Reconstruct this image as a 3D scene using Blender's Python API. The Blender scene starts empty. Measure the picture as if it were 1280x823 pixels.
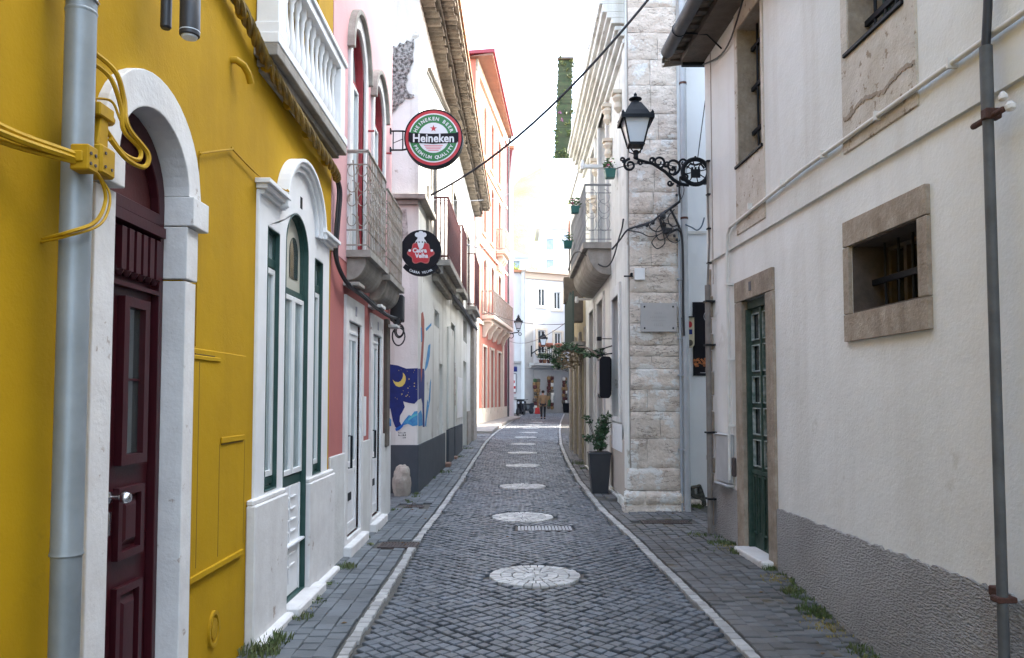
import bpy, bmesh, math, random
from mathutils import Vector, Matrix
from mathutils.geometry import tessellate_polygon
random.seed(7)
R = math.radians; PI = math.pi
S = bpy.context.scene; COL = S.collection
V3 = Vector

# ---------------------------------------------------------------- camera model (only used to read sizes off known planes)
TH = R(2.75); FPX = 960.0; EYE = 1.6; CX = 640.0; CY = 498 - FPX*math.tan(TH)
CAM = V3((0, 0, EYE))
def ray(px, py):
    r = (px-CX)/FPX; u = (CY-py)/FPX
    return V3((r, math.cos(TH)-u*math.sin(TH), math.sin(TH)+u*math.cos(TH)))
def aty(px, py, Y):
    d = ray(px, py); return CAM + d*(Y/d.y)

class Fr:                      # a vertical wall frame: u along, v up, w out of the wall
    def __init__(s, O, U, W): s.O = V3(O); s.U = V3(U); s.W = V3(W).normalized()
    def __call__(s, u, v, w=0): return s.O + s.U*u + V3((0, 0, v)) + s.W*w
    def q(s, px, py, w=0):
        d = ray(px, py); o = s.O + s.W*w
        t = (o-CAM).dot(s.W)/d.dot(s.W); p = CAM + d*t
        return ((p-s.O).dot(s.U)/s.U.dot(s.U), p.z)
FL = Fr((-1.65, 0, 0), (0, 1, 0), (1, 0, 0))                       # yellow and pink houses
FR_ = Fr((2.69, 0, 0), (-.0417, 1, 0), (-1, -.0417, 0))            # right house
FW = Fr((-1.6274, 0, 0), (.0104, 1, 0), (1, -.0104, 0))            # white house, street side
FE = Fr((0, 12.22, 0), (1, 0, 0), (0, -1, 0))                      # white house, gable
FS = Fr((-6.30, 0, 0), (.125, 1, 0), (1, -.125, 0))                # salmon house
FB = Fr((1.57, 0, 0), (.0035, 1, 0), (-1, .0035, 0))               # corner house, street side
FC = Fr((0, 10.4, 0), (1, 0, 0), (0, -1, 0))                       # corner house, stone face
FA = Fr((0, 11.05, 0), (1, 0, 0), (0, -1, 0))                      # alley wall
FF = Fr((1.25, 60, 0), (1, .5, 0), (.5, -1, 0))                    # far house front
FG = Fr((0, 60.6, 0), (1, 0, 0), (0, -1, 0))                       # far house, left part

def sm(a, b, x):
    t = max(0, min(1, (x-a)/(b-a))); return t*t*(3-2*t)
def gz(x, y):
    z = .0072*min(max(y, -20), 62)
    z -= .17*sm(6.9, 5.0, y)*sm(1.5, 2.4, x)
    if abs(x) < 4 and y < 60: z += .006*math.sin(x*2.3+y*.9)+.005*math.sin(y*1.9-x*3.1+1)+.003*math.sin(x*7+y*4.3)
    return z
def interp(pts, y):
    if y <= pts[0][0]: return pts[0][1]
    for (a, xa), (b, xb) in zip(pts, pts[1:]):
        if y <= b:
            return xa+(xb-xa)*(y-a)/(b-a)
    (a, xa), (b, xb) = pts[-2:]
    return xb+(xb-xa)/(b-a)*(y-b)
LP = [(-8, -1.02), (4.63, -1.013), (8.28, -1.03), (11.25, -.955), (18.8, -.89), (24, -.86), (28.4, -.76), (34, -.5), (42.2, -.05), (50, .42), (60, 1.09)]
RP = [(-8, 1.66), (4.63, 1.455), (8.2, 1.35), (10.3, 1.245), (11.76, 1.215), (14, 1.215), (18.4, 1.31), (24, 1.52), (31.9, 1.97), (42, 2.65), (57.7, 3.9)]
xl = lambda y: interp(LP, y)
xr = lambda y: interp(RP, y)

# ---------------------------------------------------------------- materials
MATS = {}
def hexc(r, g, b): return tuple(((c/255)/12.92 if c/255 <= .04045 else ((c/255+.055)/1.055)**2.4) for c in (r, g, b))+(1,)
def mat(name, col, rough=.85, col2=None, ns=3.0, mix=.5, bump=0.0, bs=60.0, metal=0.0, island=0.0, streak=0.0, streak_col=None,
        patch=None, patch_s=1.2, patch_t=.62, spec=.5, emit=None, bd=.01, fine=0.0, coat=0.0, sub=None, contrast=(.35, .65), hue_island=0.0):
    m = bpy.data.materials.new(name); m.use_nodes = True; MATS[name] = m
    nt = m.node_tree; N = nt.nodes; L = nt.links
    b = N['Principled BSDF']; b.inputs['Roughness'].default_value = rough; b.inputs['Metallic'].default_value = metal
    b.inputs['Specular IOR Level'].default_value = spec
    if coat: b.inputs['Coat Weight'].default_value = coat
    c = tuple(col)[:3]+(1,)
    geo = N.new('ShaderNodeNewGeometry')
    def noise(scale, detail=6, stretch=None, rgh=.6):
        n = N.new('ShaderNodeTexNoise'); n.inputs['Scale'].default_value = scale; n.inputs['Detail'].default_value = detail
        n.inputs['Roughness'].default_value = rgh
        if stretch:
            mp = N.new('ShaderNodeVectorMath'); mp.operation = 'MULTIPLY'; mp.inputs[1].default_value = stretch
            L.new(geo.outputs['Position'], mp.inputs[0]); L.new(mp.outputs[0], n.inputs['Vector'])
        else: L.new(geo.outputs['Position'], n.inputs['Vector'])
        return n.outputs['Fac']
    def ramp(src, a, b_):
        r = N.new('ShaderNodeMapRange'); r.inputs['From Min'].default_value = a; r.inputs['From Max'].default_value = b_
        L.new(src, r.inputs['Value']); return r.outputs[0]
    def mixc(fac, A, B, mode='MIX'):
        x = N.new('ShaderNodeMix'); x.data_type = 'RGBA'; x.blend_type = mode
        if isinstance(fac, float): x.inputs[0].default_value = fac
        else: L.new(fac, x.inputs[0])
        for i, q in ((6, A), (7, B)):
            if isinstance(q, tuple): x.inputs[i].default_value = q
            else: L.new(q, x.inputs[i])
        return x.outputs[2]
    def mul(src, k):
        x = N.new('ShaderNodeMath'); x.operation = 'MULTIPLY'; L.new(src, x.inputs[0]); x.inputs[1].default_value = k; return x.outputs[0]
    cur = c
    if col2:
        cur = mixc(mul(ramp(noise(ns), *contrast), mix), cur, tuple(col2)[:3]+(1,))
    if fine:
        f = ramp(noise(bs*.8, 4), .3, .7)
        cur = mixc(mul(f, fine), cur, tuple(v*.45 for v in c[:3])+(1,))
    if streak:
        sc = streak_col or tuple(v*.45 for v in c[:3])
        f = ramp(noise(2.2, 5, (1, 1, .09), .65), .5, .78)
        cur = mixc(mul(f, streak), cur, tuple(sc)[:3]+(1,))
    if patch:
        f = ramp(noise(patch_s, 9, None, .68), patch_t, patch_t+.035)
        cur = mixc(f, cur, tuple(patch)[:3]+(1,))
    if island:
        r = N.new('ShaderNodeMapRange'); r.inputs['To Min'].default_value = 1-island; r.inputs['To Max'].default_value = 1+island
        L.new(geo.outputs['Random Per Island'], r.inputs['Value'])
        h = N.new('ShaderNodeHueSaturation'); L.new(r.outputs[0], h.inputs['Value'])
        if isinstance(cur, tuple): h.inputs['Color'].default_value = cur
        else: L.new(cur, h.inputs['Color'])
        cur = h.outputs[0]
        if hue_island:
            w = N.new('ShaderNodeTexWhiteNoise'); w.noise_dimensions = '1D'; L.new(geo.outputs['Random Per Island'], w.inputs['W'])
            cur = mixc(mul(w.outputs['Value'], hue_island), cur, tuple(sub)[:3]+(1,))
    if isinstance(cur, tuple): b.inputs['Base Color'].default_value = cur
    else: L.new(cur, b.inputs['Base Color'])
    if bump:
        n = noise(bs, 5)
        bp = N.new('ShaderNodeBump'); bp.inputs['Strength'].default_value = bump; bp.inputs['Distance'].default_value = bd
        n2 = noise(bs*.13, 4)
        ad = N.new('ShaderNodeMath'); ad.operation = 'MULTIPLY_ADD'; L.new(n2, ad.inputs[0]); ad.inputs[1].default_value = 2.0; L.new(n, ad.inputs[2])
        L.new(ad.outputs[0], bp.inputs['Height']); L.new(bp.outputs[0], b.inputs['Normal'])
    if emit:
        b.inputs['Emission Color'].default_value = c; b.inputs['Emission Strength'].default_value = emit
    return m
YEL = mat('yellow_plaster', (.46, .27, .004), .85, (.38, .215, .004), 1.4, .8, .25, 90, spec=.2, streak=.5, streak_col=(.27, .15, .008), patch=(.40, .235, .006), patch_s=1.0, patch_t=.60, bd=.006)
YELP = mat('yellow_paint', (.43, .25, .005), .65, (.30, .165, .005), 18, .6, .15, 50, spec=.25, bd=.004)
WHP = mat('white_paint_stone', (.71, .70, .69), .8, (.58, .56, .55), 5, .7, .45, 50, streak=.35, streak_col=(.40, .36, .33), patch=(.40, .34, .30), patch_s=6, patch_t=.635, bd=.006)
WHR = mat('white_rough_plaster', (.66, .66, .64), .9, (.5, .48, .47), 3, .55, .6, 45, streak=.35, streak_col=(.4, .37, .33), bd=.012)
WHC = mat('white_clean_paint', (.78, .78, .79), .5, (.66, .67, .68), 5, .5, .08, 60)
WHW = mat('aged_white_plaster', (.70, .70, .67), .9, (.54, .53, .49), 1.1, .7, .4, 40, streak=.75, streak_col=(.28, .25, .20), patch=(.40, .37, .32), patch_s=1.8, patch_t=.62, bd=.012)
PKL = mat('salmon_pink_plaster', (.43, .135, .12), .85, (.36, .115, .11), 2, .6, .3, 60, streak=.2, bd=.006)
PKU = mat('pink_plaster_lightened', (.62, .35, .36), .85, (.54, .29, .3), 1.3, .6, .3, 60, streak=.3, streak_col=(.44, .27, .27), bd=.006)  # same pink plaster as below, paled to carry the brighter exposure up high
REDD = mat('oxblood_paint', (.045, .0035, .008), .42, (.03, .003, .006), 14, .6, .06, 60, spec=.4)
REDF = mat('red_frame_paint', (.3, .02, .03), .5, (.2, .015, .02), 9, .6, .1, 60)
GRN = mat('dark_green_paint', (.012, .05, .042), .45, (.03, .08, .07), 12, .6, .15, 60, bd=.004)
GRNW = mat('weathered_green_paint', (.012, .045, .032), .6, (.06, .085, .07), 16, .6, .25, 70, streak=.5, streak_col=(.02, .02, .018), bd=.004)
WHF = mat('white_window_paint', (.74, .75, .75), .35, (.62, .64, .64), 6, .4)
GLS = mat('curtained_glass', (.30, .36, .37), .06, (.16, .21, .22), 2.2, .8, spec=.8)
GLD = mat('dark_glass', (.018, .024, .026), .06, (.05, .055, .055), 3, .7, spec=.8)
GLF = mat('fanlight_blind', (.50, .485, .41), .5, (.42, .40, .34), 3, .5)
BLK = mat('black_iron', (.006, .008, .012), .5, (.014, .016, .02), 30, .5, .1, 80, spec=.15)
BLKP = mat('black_rubber_cable', (.015, .016, .02), .6)
DGRY = mat('charcoal_plastic', (.02, .023, .03), .45, (.03, .032, .04), 9, .5)
ZINC = mat('galvanised_steel', (.27, .30, .32), .48, (.19, .215, .23), 4, .8, .05, 40, metal=.35, streak=.3, streak_col=(.3, .34, .36), patch=(.30, .29, .27), patch_s=9, patch_t=.70)
STEEL = mat('polished_steel', (.7, .7, .72), .18, metal=1)
PVC = mat('white_conduit_plastic', (.68, .67, .64), .5, (.5, .49, .46), 8, .5)
PIPEG = mat('grey_pipe_paint', (.065, .068, .072), .65, (.18, .19, .2), 9, .25, .1, 50, patch=(.62, .62, .6), patch_s=5, patch_t=.72)
RWALL = mat('off_white_plaster', (.76, .77, .76), .9, (.68, .685, .665), 1.3, .8, .5, 42, streak=.32, streak_col=(.44, .41, .36), patch=(.62, .62, .59), patch_s=1.1, patch_t=.60, bd=.008)
RWALLU = mat('cream_white_plaster', (.71, .715, .695), .9, (.63, .63, .60), 1.2, .8, .5, 42, streak=.42, streak_col=(.42, .37, .31), bd=.008)
SOFST = mat('worn_sandstone', (.44, .375, .305), .9, (.27, .21, .155), 7, .8, .7, 45, streak=.8, streak_col=(.07, .05, .035), fine=.35, bd=.014)
PEEL = mat('peeling_limewash', (.58, .54, .485), .92, (.42, .37, .30), 5, .7, .7, 50, patch=(.29, .23, .17), patch_s=9, patch_t=.585, streak=.25, streak_col=(.3, .2, .1), bd=.012)
def roughcast():
    m = mat('grey_roughcast', (.43, .425, .425), .95, (.30, .29, .28), 1.5, .8, bd=.02)
    nt = m.node_tree; N = nt.nodes; L = nt.links
    geo = N.new('ShaderNodeNewGeometry'); w = N.new('ShaderNodeTexNoise'); w.inputs['Scale'].default_value = 75; w.inputs['Detail'].default_value = 3
    mp = N.new('ShaderNodeMapping'); mp.inputs['Rotation'].default_value = (R(35), 0, 0); mp.inputs['Scale'].default_value = (1, .55, 1.3)
    L.new(geo.outputs['Position'], mp.inputs[0]); L.new(mp.outputs[0], w.inputs['Vector'])
    v = N.new('ShaderNodeTexVoronoi'); v.inputs['Scale'].default_value = 60; L.new(mp.outputs[0], v.inputs['Vector'])
    ad = N.new('ShaderNodeMath'); ad.operation = 'MULTIPLY_ADD'; L.new(w.outputs['Fac'], ad.inputs[0]); ad.inputs[1].default_value = 1.5; L.new(v.outputs['Distance'], ad.inputs[2])
    bp = N.new('ShaderNodeBump'); bp.inputs['Strength'].default_value = 1; bp.inputs['Distance'].default_value = .02
    L.new(ad.outputs[0], bp.inputs['Height']); L.new(bp.outputs[0], N['Principled BSDF'].inputs['Normal'])
    return m
RCAST = roughcast()
BASALT = mat('basalt_setts', (.088, .103, .124), .5, (.050, .058, .070), 1.3, .9, .5, 70, island=.36, patch=(.15, .155, .16), patch_s=2.2, patch_t=.68, sub=(.13, .135, .14), hue_island=.5, bd=.006, spec=.6)
PAVL = mat('blue_grey_paving_setts', (.125, .138, .150), .6, (.072, .080, .088), 1.6, .9, .5, 60, island=.2, patch=(.24, .25, .26), patch_s=5, patch_t=.7, bd=.006)
PAVR = mat('brown_grey_paving_setts', (.125, .13, .137), .7, (.095, .088, .08), 3, .8, .5, 60, island=.22, patch=(.10, .085, .06), patch_s=2.4, patch_t=.6, bd=.006)
LIME = mat('limestone_setts', (.50, .49, .475), .5, (.34, .335, .33), 6, .8, .4, 70, island=.26, patch=(.20, .20, .20), patch_s=6, patch_t=.64, bd=.006)
LINEM = mat('worn_edge_setts', (.40, .395, .385), .7, (.27, .265, .26), 7, .8, .4, 70, island=.2, patch=(.16, .16, .165), patch_s=5, patch_t=.66, bd=.006)
MORT = mat('dark_joint_sand', (.030, .030, .033), .95, (.05, .046, .042), 6, .7, .6, 60, bd=.01)
GROUND = mat('dusty_ground', (.10, .095, .085), .95, (.07, .066, .058), 1.2, .8, .6, 30, bd=.02)
IRONP = mat('rusty_cast_iron', (.055, .045, .045), .7, (.10, .07, .06), 20, .7, .5, 120)
STN = mat('corner_limestone', (.74, .66, .585), .88, (.60, .505, .43), 4, .8, .8, 26, island=.06, patch=(.72, .70, .67), patch_s=3.6, patch_t=.545, fine=.25, bd=.025)
def add_cracks(m, sc=3.2):
    nt = m.node_tree; N = nt.nodes; L = nt.links; b = N['Principled BSDF']; src = b.inputs['Base Color'].links[0].from_socket
    geo = N.new('ShaderNodeNewGeometry'); mp = N.new('ShaderNodeVectorMath'); mp.operation = 'MULTIPLY'; mp.inputs[1].default_value = (1, 1, 3.4)
    n = N.new('ShaderNodeTexNoise'); n.inputs['Scale'].default_value = sc; n.inputs['Detail'].default_value = 7; n.inputs['Roughness'].default_value = .62
    L.new(geo.outputs['Position'], mp.inputs[0]); L.new(mp.outputs[0], n.inputs['Vector'])
    a = N.new('ShaderNodeMath'); a.operation = 'SUBTRACT'; a.inputs[1].default_value = .5; L.new(n.outputs['Fac'], a.inputs[0])
    c = N.new('ShaderNodeMath'); c.operation = 'ABSOLUTE'; L.new(a.outputs[0], c.inputs[0])
    r = N.new('ShaderNodeMapRange'); r.inputs['From Min'].default_value = .004; r.inputs['From Max'].default_value = .022; r.inputs['To Min'].default_value = .75; r.inputs['To Max'].default_value = 0
    L.new(c.outputs[0], r.inputs['Value'])
    n2 = N.new('ShaderNodeTexNoise'); n2.inputs['Scale'].default_value = 2.4; L.new(geo.outputs['Position'], n2.inputs['Vector'])
    r2 = N.new('ShaderNodeMapRange'); r2.inputs['From Min'].default_value = .42; r2.inputs['From Max'].default_value = .56; L.new(n2.outputs['Fac'], r2.inputs['Value'])
    m3 = N.new('ShaderNodeMath'); m3.operation = 'MULTIPLY'; L.new(r.outputs[0], m3.inputs[0]); L.new(r2.outputs[0], m3.inputs[1])
    x = N.new('ShaderNodeMix'); x.data_type = 'RGBA'; L.new(m3.outputs[0], x.inputs[0]); L.new(src, x.inputs[6]); x.inputs[7].default_value = (.17, .13, .10, 1); L.new(x.outputs[2], b.inputs['Base Color'])
add_cracks(STN)
STNJ = mat('eroded_joint_mortar', (.36, .325, .29), .95, (.28, .235, .19), 9, .7, .8, 40, bd=.02)
PLQ = mat('grey_marble_plaque', (.42, .405, .40), .55, (.36, .35, .345), 6, .6, .05, 60)
PLQT = mat('faded_inscription', (.27, .26, .26), .8)
BALST = mat('weathered_balcony_stone', (.36, .335, .30), .9, (.2, .18, .155), 5, .8, .5, 50, streak=.4, streak_col=(.1, .09, .07), bd=.01)
RAILW = mat('rust_stained_white_iron', (.36, .34, .31), .7, (.20, .14, .09), 6, .75, .3, 60, streak=.3, streak_col=(.25, .15, .07))
DRED = mat('dark_red_wood', (.085, .014, .014), .6, (.05, .01, .012), 7, .7, .2, 50)
NAVYD = mat('charcoal_dado_paint', (.045, .055, .068), .8, (.07, .08, .095), 3, .6, .3, 60, streak=.2)
TILE = mat('old_clay_tiles', (.25, .20, .15), .9, (.12, .10, .08), 7, .8, .7, 40, island=.35, bd=.02, fine=.3)
ROOF = mat('orange_roof_tiles', (.42, .19, .10), .9, (.3, .13, .08), 2, .7, .4, 12, bd=.03)
TIMB = mat('grey_brown_timber', (.12, .095, .075), .8, (.06, .05, .04), 8, .7, .4, 60, streak=.4)
SALM = mat('salmon_facade_paint', (.50, .18, .125), .85, (.42, .14, .10), 1.2, .6, .2, 30, streak=.15)
CREAM = mat('cream_stone_trim', (.66, .58, .47), .85, (.55, .47, .37), 3, .6, .2, 30)
DREDP = mat('deep_red_pilaster_paint', (.16, .02, .025), .7, (.11, .015, .02), 3, .6)
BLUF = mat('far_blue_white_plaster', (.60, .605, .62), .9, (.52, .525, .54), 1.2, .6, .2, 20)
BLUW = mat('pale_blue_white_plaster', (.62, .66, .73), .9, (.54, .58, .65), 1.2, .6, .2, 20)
FARST = mat('far_grey_stone', (.38, .37, .355), .9, (.32, .31, .30), 1.5, .7, .3, 20)
LEAF = mat('leaf_green', (.035, .095, .022), .55, (.06, .14, .03), 9, .7, island=.4)
LEAFD = mat('dark_leaf_green', (.022, .06, .028), .5, (.04, .10, .03), 9, .7, island=.4)
GRASS = mat('weed_green', (.06, .11, .03), .7, (.12, .12, .045), 5, .8, island=.4)
DRYG = mat('dry_grass', (.30, .24, .08), .8, island=.3)
POTG = mat('green_flower_trough', (.01, .10, .085), .5)
FLOW = mat('pink_petals', (.5, .04, .16), .6)
NETG = mat('green_bamboo_slats', (.022, .048, .016), .7, (.055, .065, .03), 5, .7, island=.25)
GOLD = mat('ochre_paint', (.60, .50, .12), .7)
CRIM = mat('crimson_enamel', (.45, .008, .02), .35)
ENG = mat('green_enamel', (.008, .16, .035), .35)
WEN = mat('white_enamel', (.66, .67, .70), .35)
BEN = mat('black_enamel', (.008, .008, .012), .5, spec=.15)
NAVY = mat('navy_mural_paint', (.010, .024, .16), .85, (.008, .014, .09), 9, .6)
SKYB = mat('light_blue_mural_paint', (.06, .30, .52), .75, (.03, .13, .4), 12, .8)
BRK = mat('brick_red_mural_paint', (.36, .09, .06), .8, (.22, .05, .04), 12, .8)
LAMPG = mat('frosted_lamp_glass', (.62, .68, .74), .35, (.55, .6, .66), 3, .4)
TAN = mat('tan_jacket_cloth', (.26, .18, .10), .9)
DTRO = mat('dark_trouser_cloth', (.025, .025, .03), .9)
SKIN = mat('skin', (.45, .26, .19), .6)
HAIR = mat('dark_hair', (.015, .011, .009), .6)
REDB = mat('red_shopping_bag_plastic', (.55, .03, .03), .5)
HILLM = mat('dry_hillside_grass', (.34, .35, .13), .95, (.18, .24, .08), .05, .9, .5, 2, bd=.5)
WICK = mat('wicker', (.30, .18, .08), .8, (.16, .09, .04), 20, .7)
PALEC = mat('pale_cloth', (.66, .62, .56), .9)
ROOMDK = mat('unlit_room_black', (.006, .006, .006), .9)  # black sheet colour standing in for the unlit room behind the openings
ORG = mat('printed_food_orange', (.50, .19, .05), .6, (.2, .06, .02), 60, .8)

# ---------------------------------------------------------------- mesh builder
class MB:
    def __init__(s): s.v = []; s.f = []; s.m = []
    def add(s, vs, fs, mi=0):
        o = len(s.v); s.v += [V3(p) for p in vs]; s.f += [tuple(o+i for i in f) for f in fs]; s.m += [mi]*len(fs); return s
    def box(s, F, u0, u1, v0, v1, w0, w1, mi=0):
        P = [F(u, v, w) for w in (w0, w1) for v in (v0, v1) for u in (u0, u1)]
        return s.add(P, [(0, 1, 3, 2), (4, 6, 7, 5), (0, 4, 5, 1), (2, 3, 7, 6), (0, 2, 6, 4), (1, 5, 7, 3)], mi)
    def hexa(s, P, mi=0): return s.add(P, [(0, 1, 3, 2), (4, 6, 7, 5), (0, 4, 5, 1), (2, 3, 7, 6), (0, 2, 6, 4), (1, 5, 7, 3)], mi)
    def prism(s, F, loop, w0, w1, holes=(), mi=0):
        loops = [list(loop)]+[list(h) for h in holes]
        flat = [p for l in loops for p in l]
        tris = tessellate_polygon([[V3((p[0], p[1], 0)) for p in l] for l in loops])
        n = len(flat); vs = [F(p[0], p[1], w1) for p in flat]+[F(p[0], p[1], w0) for p in flat]
        fs = [tuple(t) for t in tris]+[tuple(i+n for i in reversed(t)) for t in tris]
        k = 0
        for l in loops:
            for i in range(len(l)):
                a = k+i; b = k+(i+1) % len(l); fs.append((a, b, b+n, a+n))
            k += len(l)
        return s.add(vs, fs, mi)
    def tube(s, pts, r, n=8, mi=0, cap=True):
        pts = [V3(p) for p in pts]; rs = r if isinstance(r, (list, tuple)) else [r]*len(pts)
        vs = []; fs = []; up = None
        for i, p in enumerate(pts):
            a = pts[max(i-1, 0)]; b = pts[min(i+1, len(pts)-1)]; t = (b-a)
            if t.length < 1e-9: t = V3((0, 0, 1))
            t.normalize()
            if up is None: up = V3((0, 0, 1)) if abs(t.z) < .9 else V3((1, 0, 0))
            sd = t.cross(up)
            if sd.length < 1e-4: sd = t.cross(V3((.3, 1, .2)))
            sd.normalize(); up = sd.cross(t).normalized()
            for k in range(n):
                an = 2*PI*k/n; vs.append(p+(sd*math.cos(an)+up*math.sin(an))*rs[i])
        for i in range(len(pts)-1):
            for k in range(n):
                a = i*n+k; b = i*n+(k+1) % n; fs.append((a, b, b+n, a+n))
        if cap: fs.append(tuple(range(n-1, -1, -1))); fs.append(tuple((len(pts)-1)*n+k for k in range(n)))
        return s.add(vs, fs, mi)
    def lathe(s, c, prof, n=16, axis=V3((0, 0, 1)), mi=0, sx=1.0):
        c = V3(c); axis = V3(axis).normalized(); a = axis.orthogonal().normalized() if abs(axis.z) < .99 else V3((1, 0, 0)); b = axis.cross(a)
        vs = []; fs = []
        for r, h in prof:
            for k in range(n):
                an = 2*PI*k/n; vs.append(c+axis*h+(a*math.cos(an)+b*math.sin(an))*max(r, 1e-4))
        for i in range(len(prof)-1):
            for k in range(n):
                p = i*n+k; q = i*n+(k+1) % n; fs.append((p, q, q+n, p+n))
        fs.append(tuple(range(n-1, -1, -1))); fs.append(tuple((len(prof)-1)*n+k for k in range(n)))
        return s.add(vs, fs, mi)
    def frustum4(s, c, r0, h0, r1, h1, rot=PI/4, mi=0):
        c = V3(c); vs = []
        for r, h in ((r0, h0), (r1, h1)):
            for k in range(4):
                a = rot+k*PI/2; vs.append(c+V3((r*math.cos(a)*1.4142, r*math.sin(a)*1.4142, h)))
        return s.add(vs, [(3, 2, 1, 0), (4, 5, 6, 7), (0, 1, 5, 4), (1, 2, 6, 5), (2, 3, 7, 6), (3, 0, 4, 7)], mi)
    def build(s, name, m, parent=None, bevel=0, smooth=False, seg=1):
        me = bpy.data.meshes.new(name); base = V3((0, 0, 0))
        if parent: base = wloc(parent)
        me.from_pydata([p-base for p in s.v], [], s.f)
        bm = bmesh.new(); bm.from_mesh(me); bmesh.ops.recalc_face_normals(bm, faces=bm.faces); bm.to_mesh(me); bm.free()
        for x in (m if isinstance(m, (list, tuple)) else [m]): me.materials.append(x)
        for p, mi in zip(me.polygons, s.m): p.material_index = mi
        if smooth:
            for p in me.polygons: p.use_smooth = True
            try: me.set_sharp_from_angle(angle=R(40))
            except Exception: pass
        o = bpy.data.objects.new(name, me); COL.objects.link(o)
        if parent: o.parent = parent
        if bevel:
            b = o.modifiers.new('bevel', 'BEVEL'); b.width = bevel; b.segments = seg; b.limit_method = 'ANGLE'; b.angle_limit = R(35)
        return o
def wloc(o):
    l = V3(o.location)
    while o.parent: o = o.parent; l += V3(o.location)
    return l
def tag(o, label=None, cat=None, group=None, kind=None):
    if label: o['label'] = label
    if cat: o['category'] = cat
    if group: o['group'] = group
    if kind: o['kind'] = kind
    return o
def thing(name, label, cat, loc=(0, 0, 0), group=None):
    o = bpy.data.objects.new(name, None); COL.objects.link(o); o.location = loc; o.empty_display_size = .1
    return tag(o, label, cat, group)
def copy_tree(o, parent=None):
    c = o.copy(); COL.objects.link(c)
    if parent: c.parent = parent
    for ch in [x for x in bpy.data.objects if x.parent == o]: copy_tree(ch, c)
    return c
def rect(u0, u1, v0, v1): return [(u0, v0), (u1, v0), (u1, v1), (u0, v1)]
def arch(u0, u1, v0, vs, vc, n=16):      # opening with arched top: springing vs, crown vc
    c = (u0+u1)/2; a = (u1-u0)/2; b = vc-vs
    return [(u0, v0), (u1, v0)]+[(c+a*math.cos(t*PI/n), vs+b*math.sin(t*PI/n)) for t in range(n+1)]
def grow(loop, d): # inset/outset around centroid box-wise
    us = [p[0] for p in loop]; vs = [p[1] for p in loop]; cu = (min(us)+max(us))/2; cv = (min(vs)+max(vs))/2
    hu = (max(us)-min(us))/2; hv = (max(vs)-min(vs))/2
    return [(cu+(p[0]-cu)*(hu+d)/hu, cv+(p[1]-cv)*(hv+d)/hv) for p in loop]
def ring(F, loop, d, w0, w1, mb=None):   # frame lying inside loop, width d
    mb = mb or MB(); return mb.prism(F, loop, w0, w1, [grow(loop, -d)])
def text_mb(txt, size, F, u, v, w0, w1, align='CENTER', off=0.0, arc=None, mb=None, mi=0, sx=1.0):
    """letters as solid shapes on frame F; arc=(centre_u, centre_v, radius, mid_angle, step_sign, spacing)"""
    mb = mb or MB()
    def glyph(t):
        cu = bpy.data.curves.new('t', 'FONT'); cu.body = t; cu.size = size; cu.align_x = align; cu.offset = off; cu.resolution_u = 3
        o = bpy.data.objects.new('t', cu); COL.objects.link(o); dg = bpy.context.evaluated_depsgraph_get(); dg.update()
        me = bpy.data.meshes.new_from_object(o.evaluated_get(dg)); bpy.data.objects.remove(o); bpy.data.curves.remove(cu)
        vs = [(p.co.x*sx, p.co.y) for p in me.vertices]; fs = [tuple(p.vertices) for p in me.polygons]; bpy.data.meshes.remove(me); return vs, fs
    def emit(vs, fs):
        n = len(vs); ed = {}
        for f in fs:
            for i in range(len(f)):
                e = (f[i], f[(i+1) % len(f)]); ed[tuple(sorted(e))] = ed.get(tuple(sorted(e)), 0)+1
        P = [F(a, b, w1) for a, b in vs]+[F(a, b, w0) for a, b in vs]
        mb.add(P, fs+[(a, b, b+n, a+n) for (a, b), k in ed.items() if k == 1], mi)
    if arc:
        cu_, cv_, rad, mid, sg, sp = arc; n = len(txt)
        for i, ch in enumerate(txt):
            if ch == ' ': continue
            an = mid - sg*(i-(n-1)/2)*sp; rot = an-PI/2 if sg > 0 else an+PI/2
            vs, fs = glyph(ch); bx = cu_+rad*math.cos(an); by = cv_+rad*math.sin(an)
            if vs: emit([(bx+a*math.cos(rot)-b*math.sin(rot), by+a*math.sin(rot)+b*math.cos(rot)) for a, b in vs], fs)
    else:
        vs, fs = glyph(txt); emit([(u+a, v+b) for a, b in vs], fs)
    return mb
def circ(cu, cv, r, n=40, ry=None): return [(cu+r*math.cos(2*PI*i/n), cv+(ry or r)*math.sin(2*PI*i/n)) for i in range(n)]
def struct(o): return tag(o, kind='structure')
def pxpoly(F, pts, w=0): return [F.q(x, y, w) for x, y in pts]
def leaves(mb, c, rad, n, size, mi=0, squash=1.0, seed=None):
    c = V3(c)
    for _ in range(n):
        d = V3((random.gauss(0, 1), random.gauss(0, 1), random.gauss(0, 1)*squash)); d.normalize(); p = c+d*rad*random.random()**.5
        a = V3((random.gauss(0, 1), random.gauss(0, 1), random.gauss(0, .5))).normalized(); b = a.cross(V3((random.gauss(0, 1), random.gauss(0, 1), random.gauss(0, 1)))).normalized()
        s_ = size*random.uniform(.6, 1.3); nn = a.cross(b)*s_*.15
        mb.add([p-a*s_, p+b*s_*.45+nn, p+a*s_, p-b*s_*.45+nn], [(0, 1, 2), (0, 2, 3)], mi)

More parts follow.
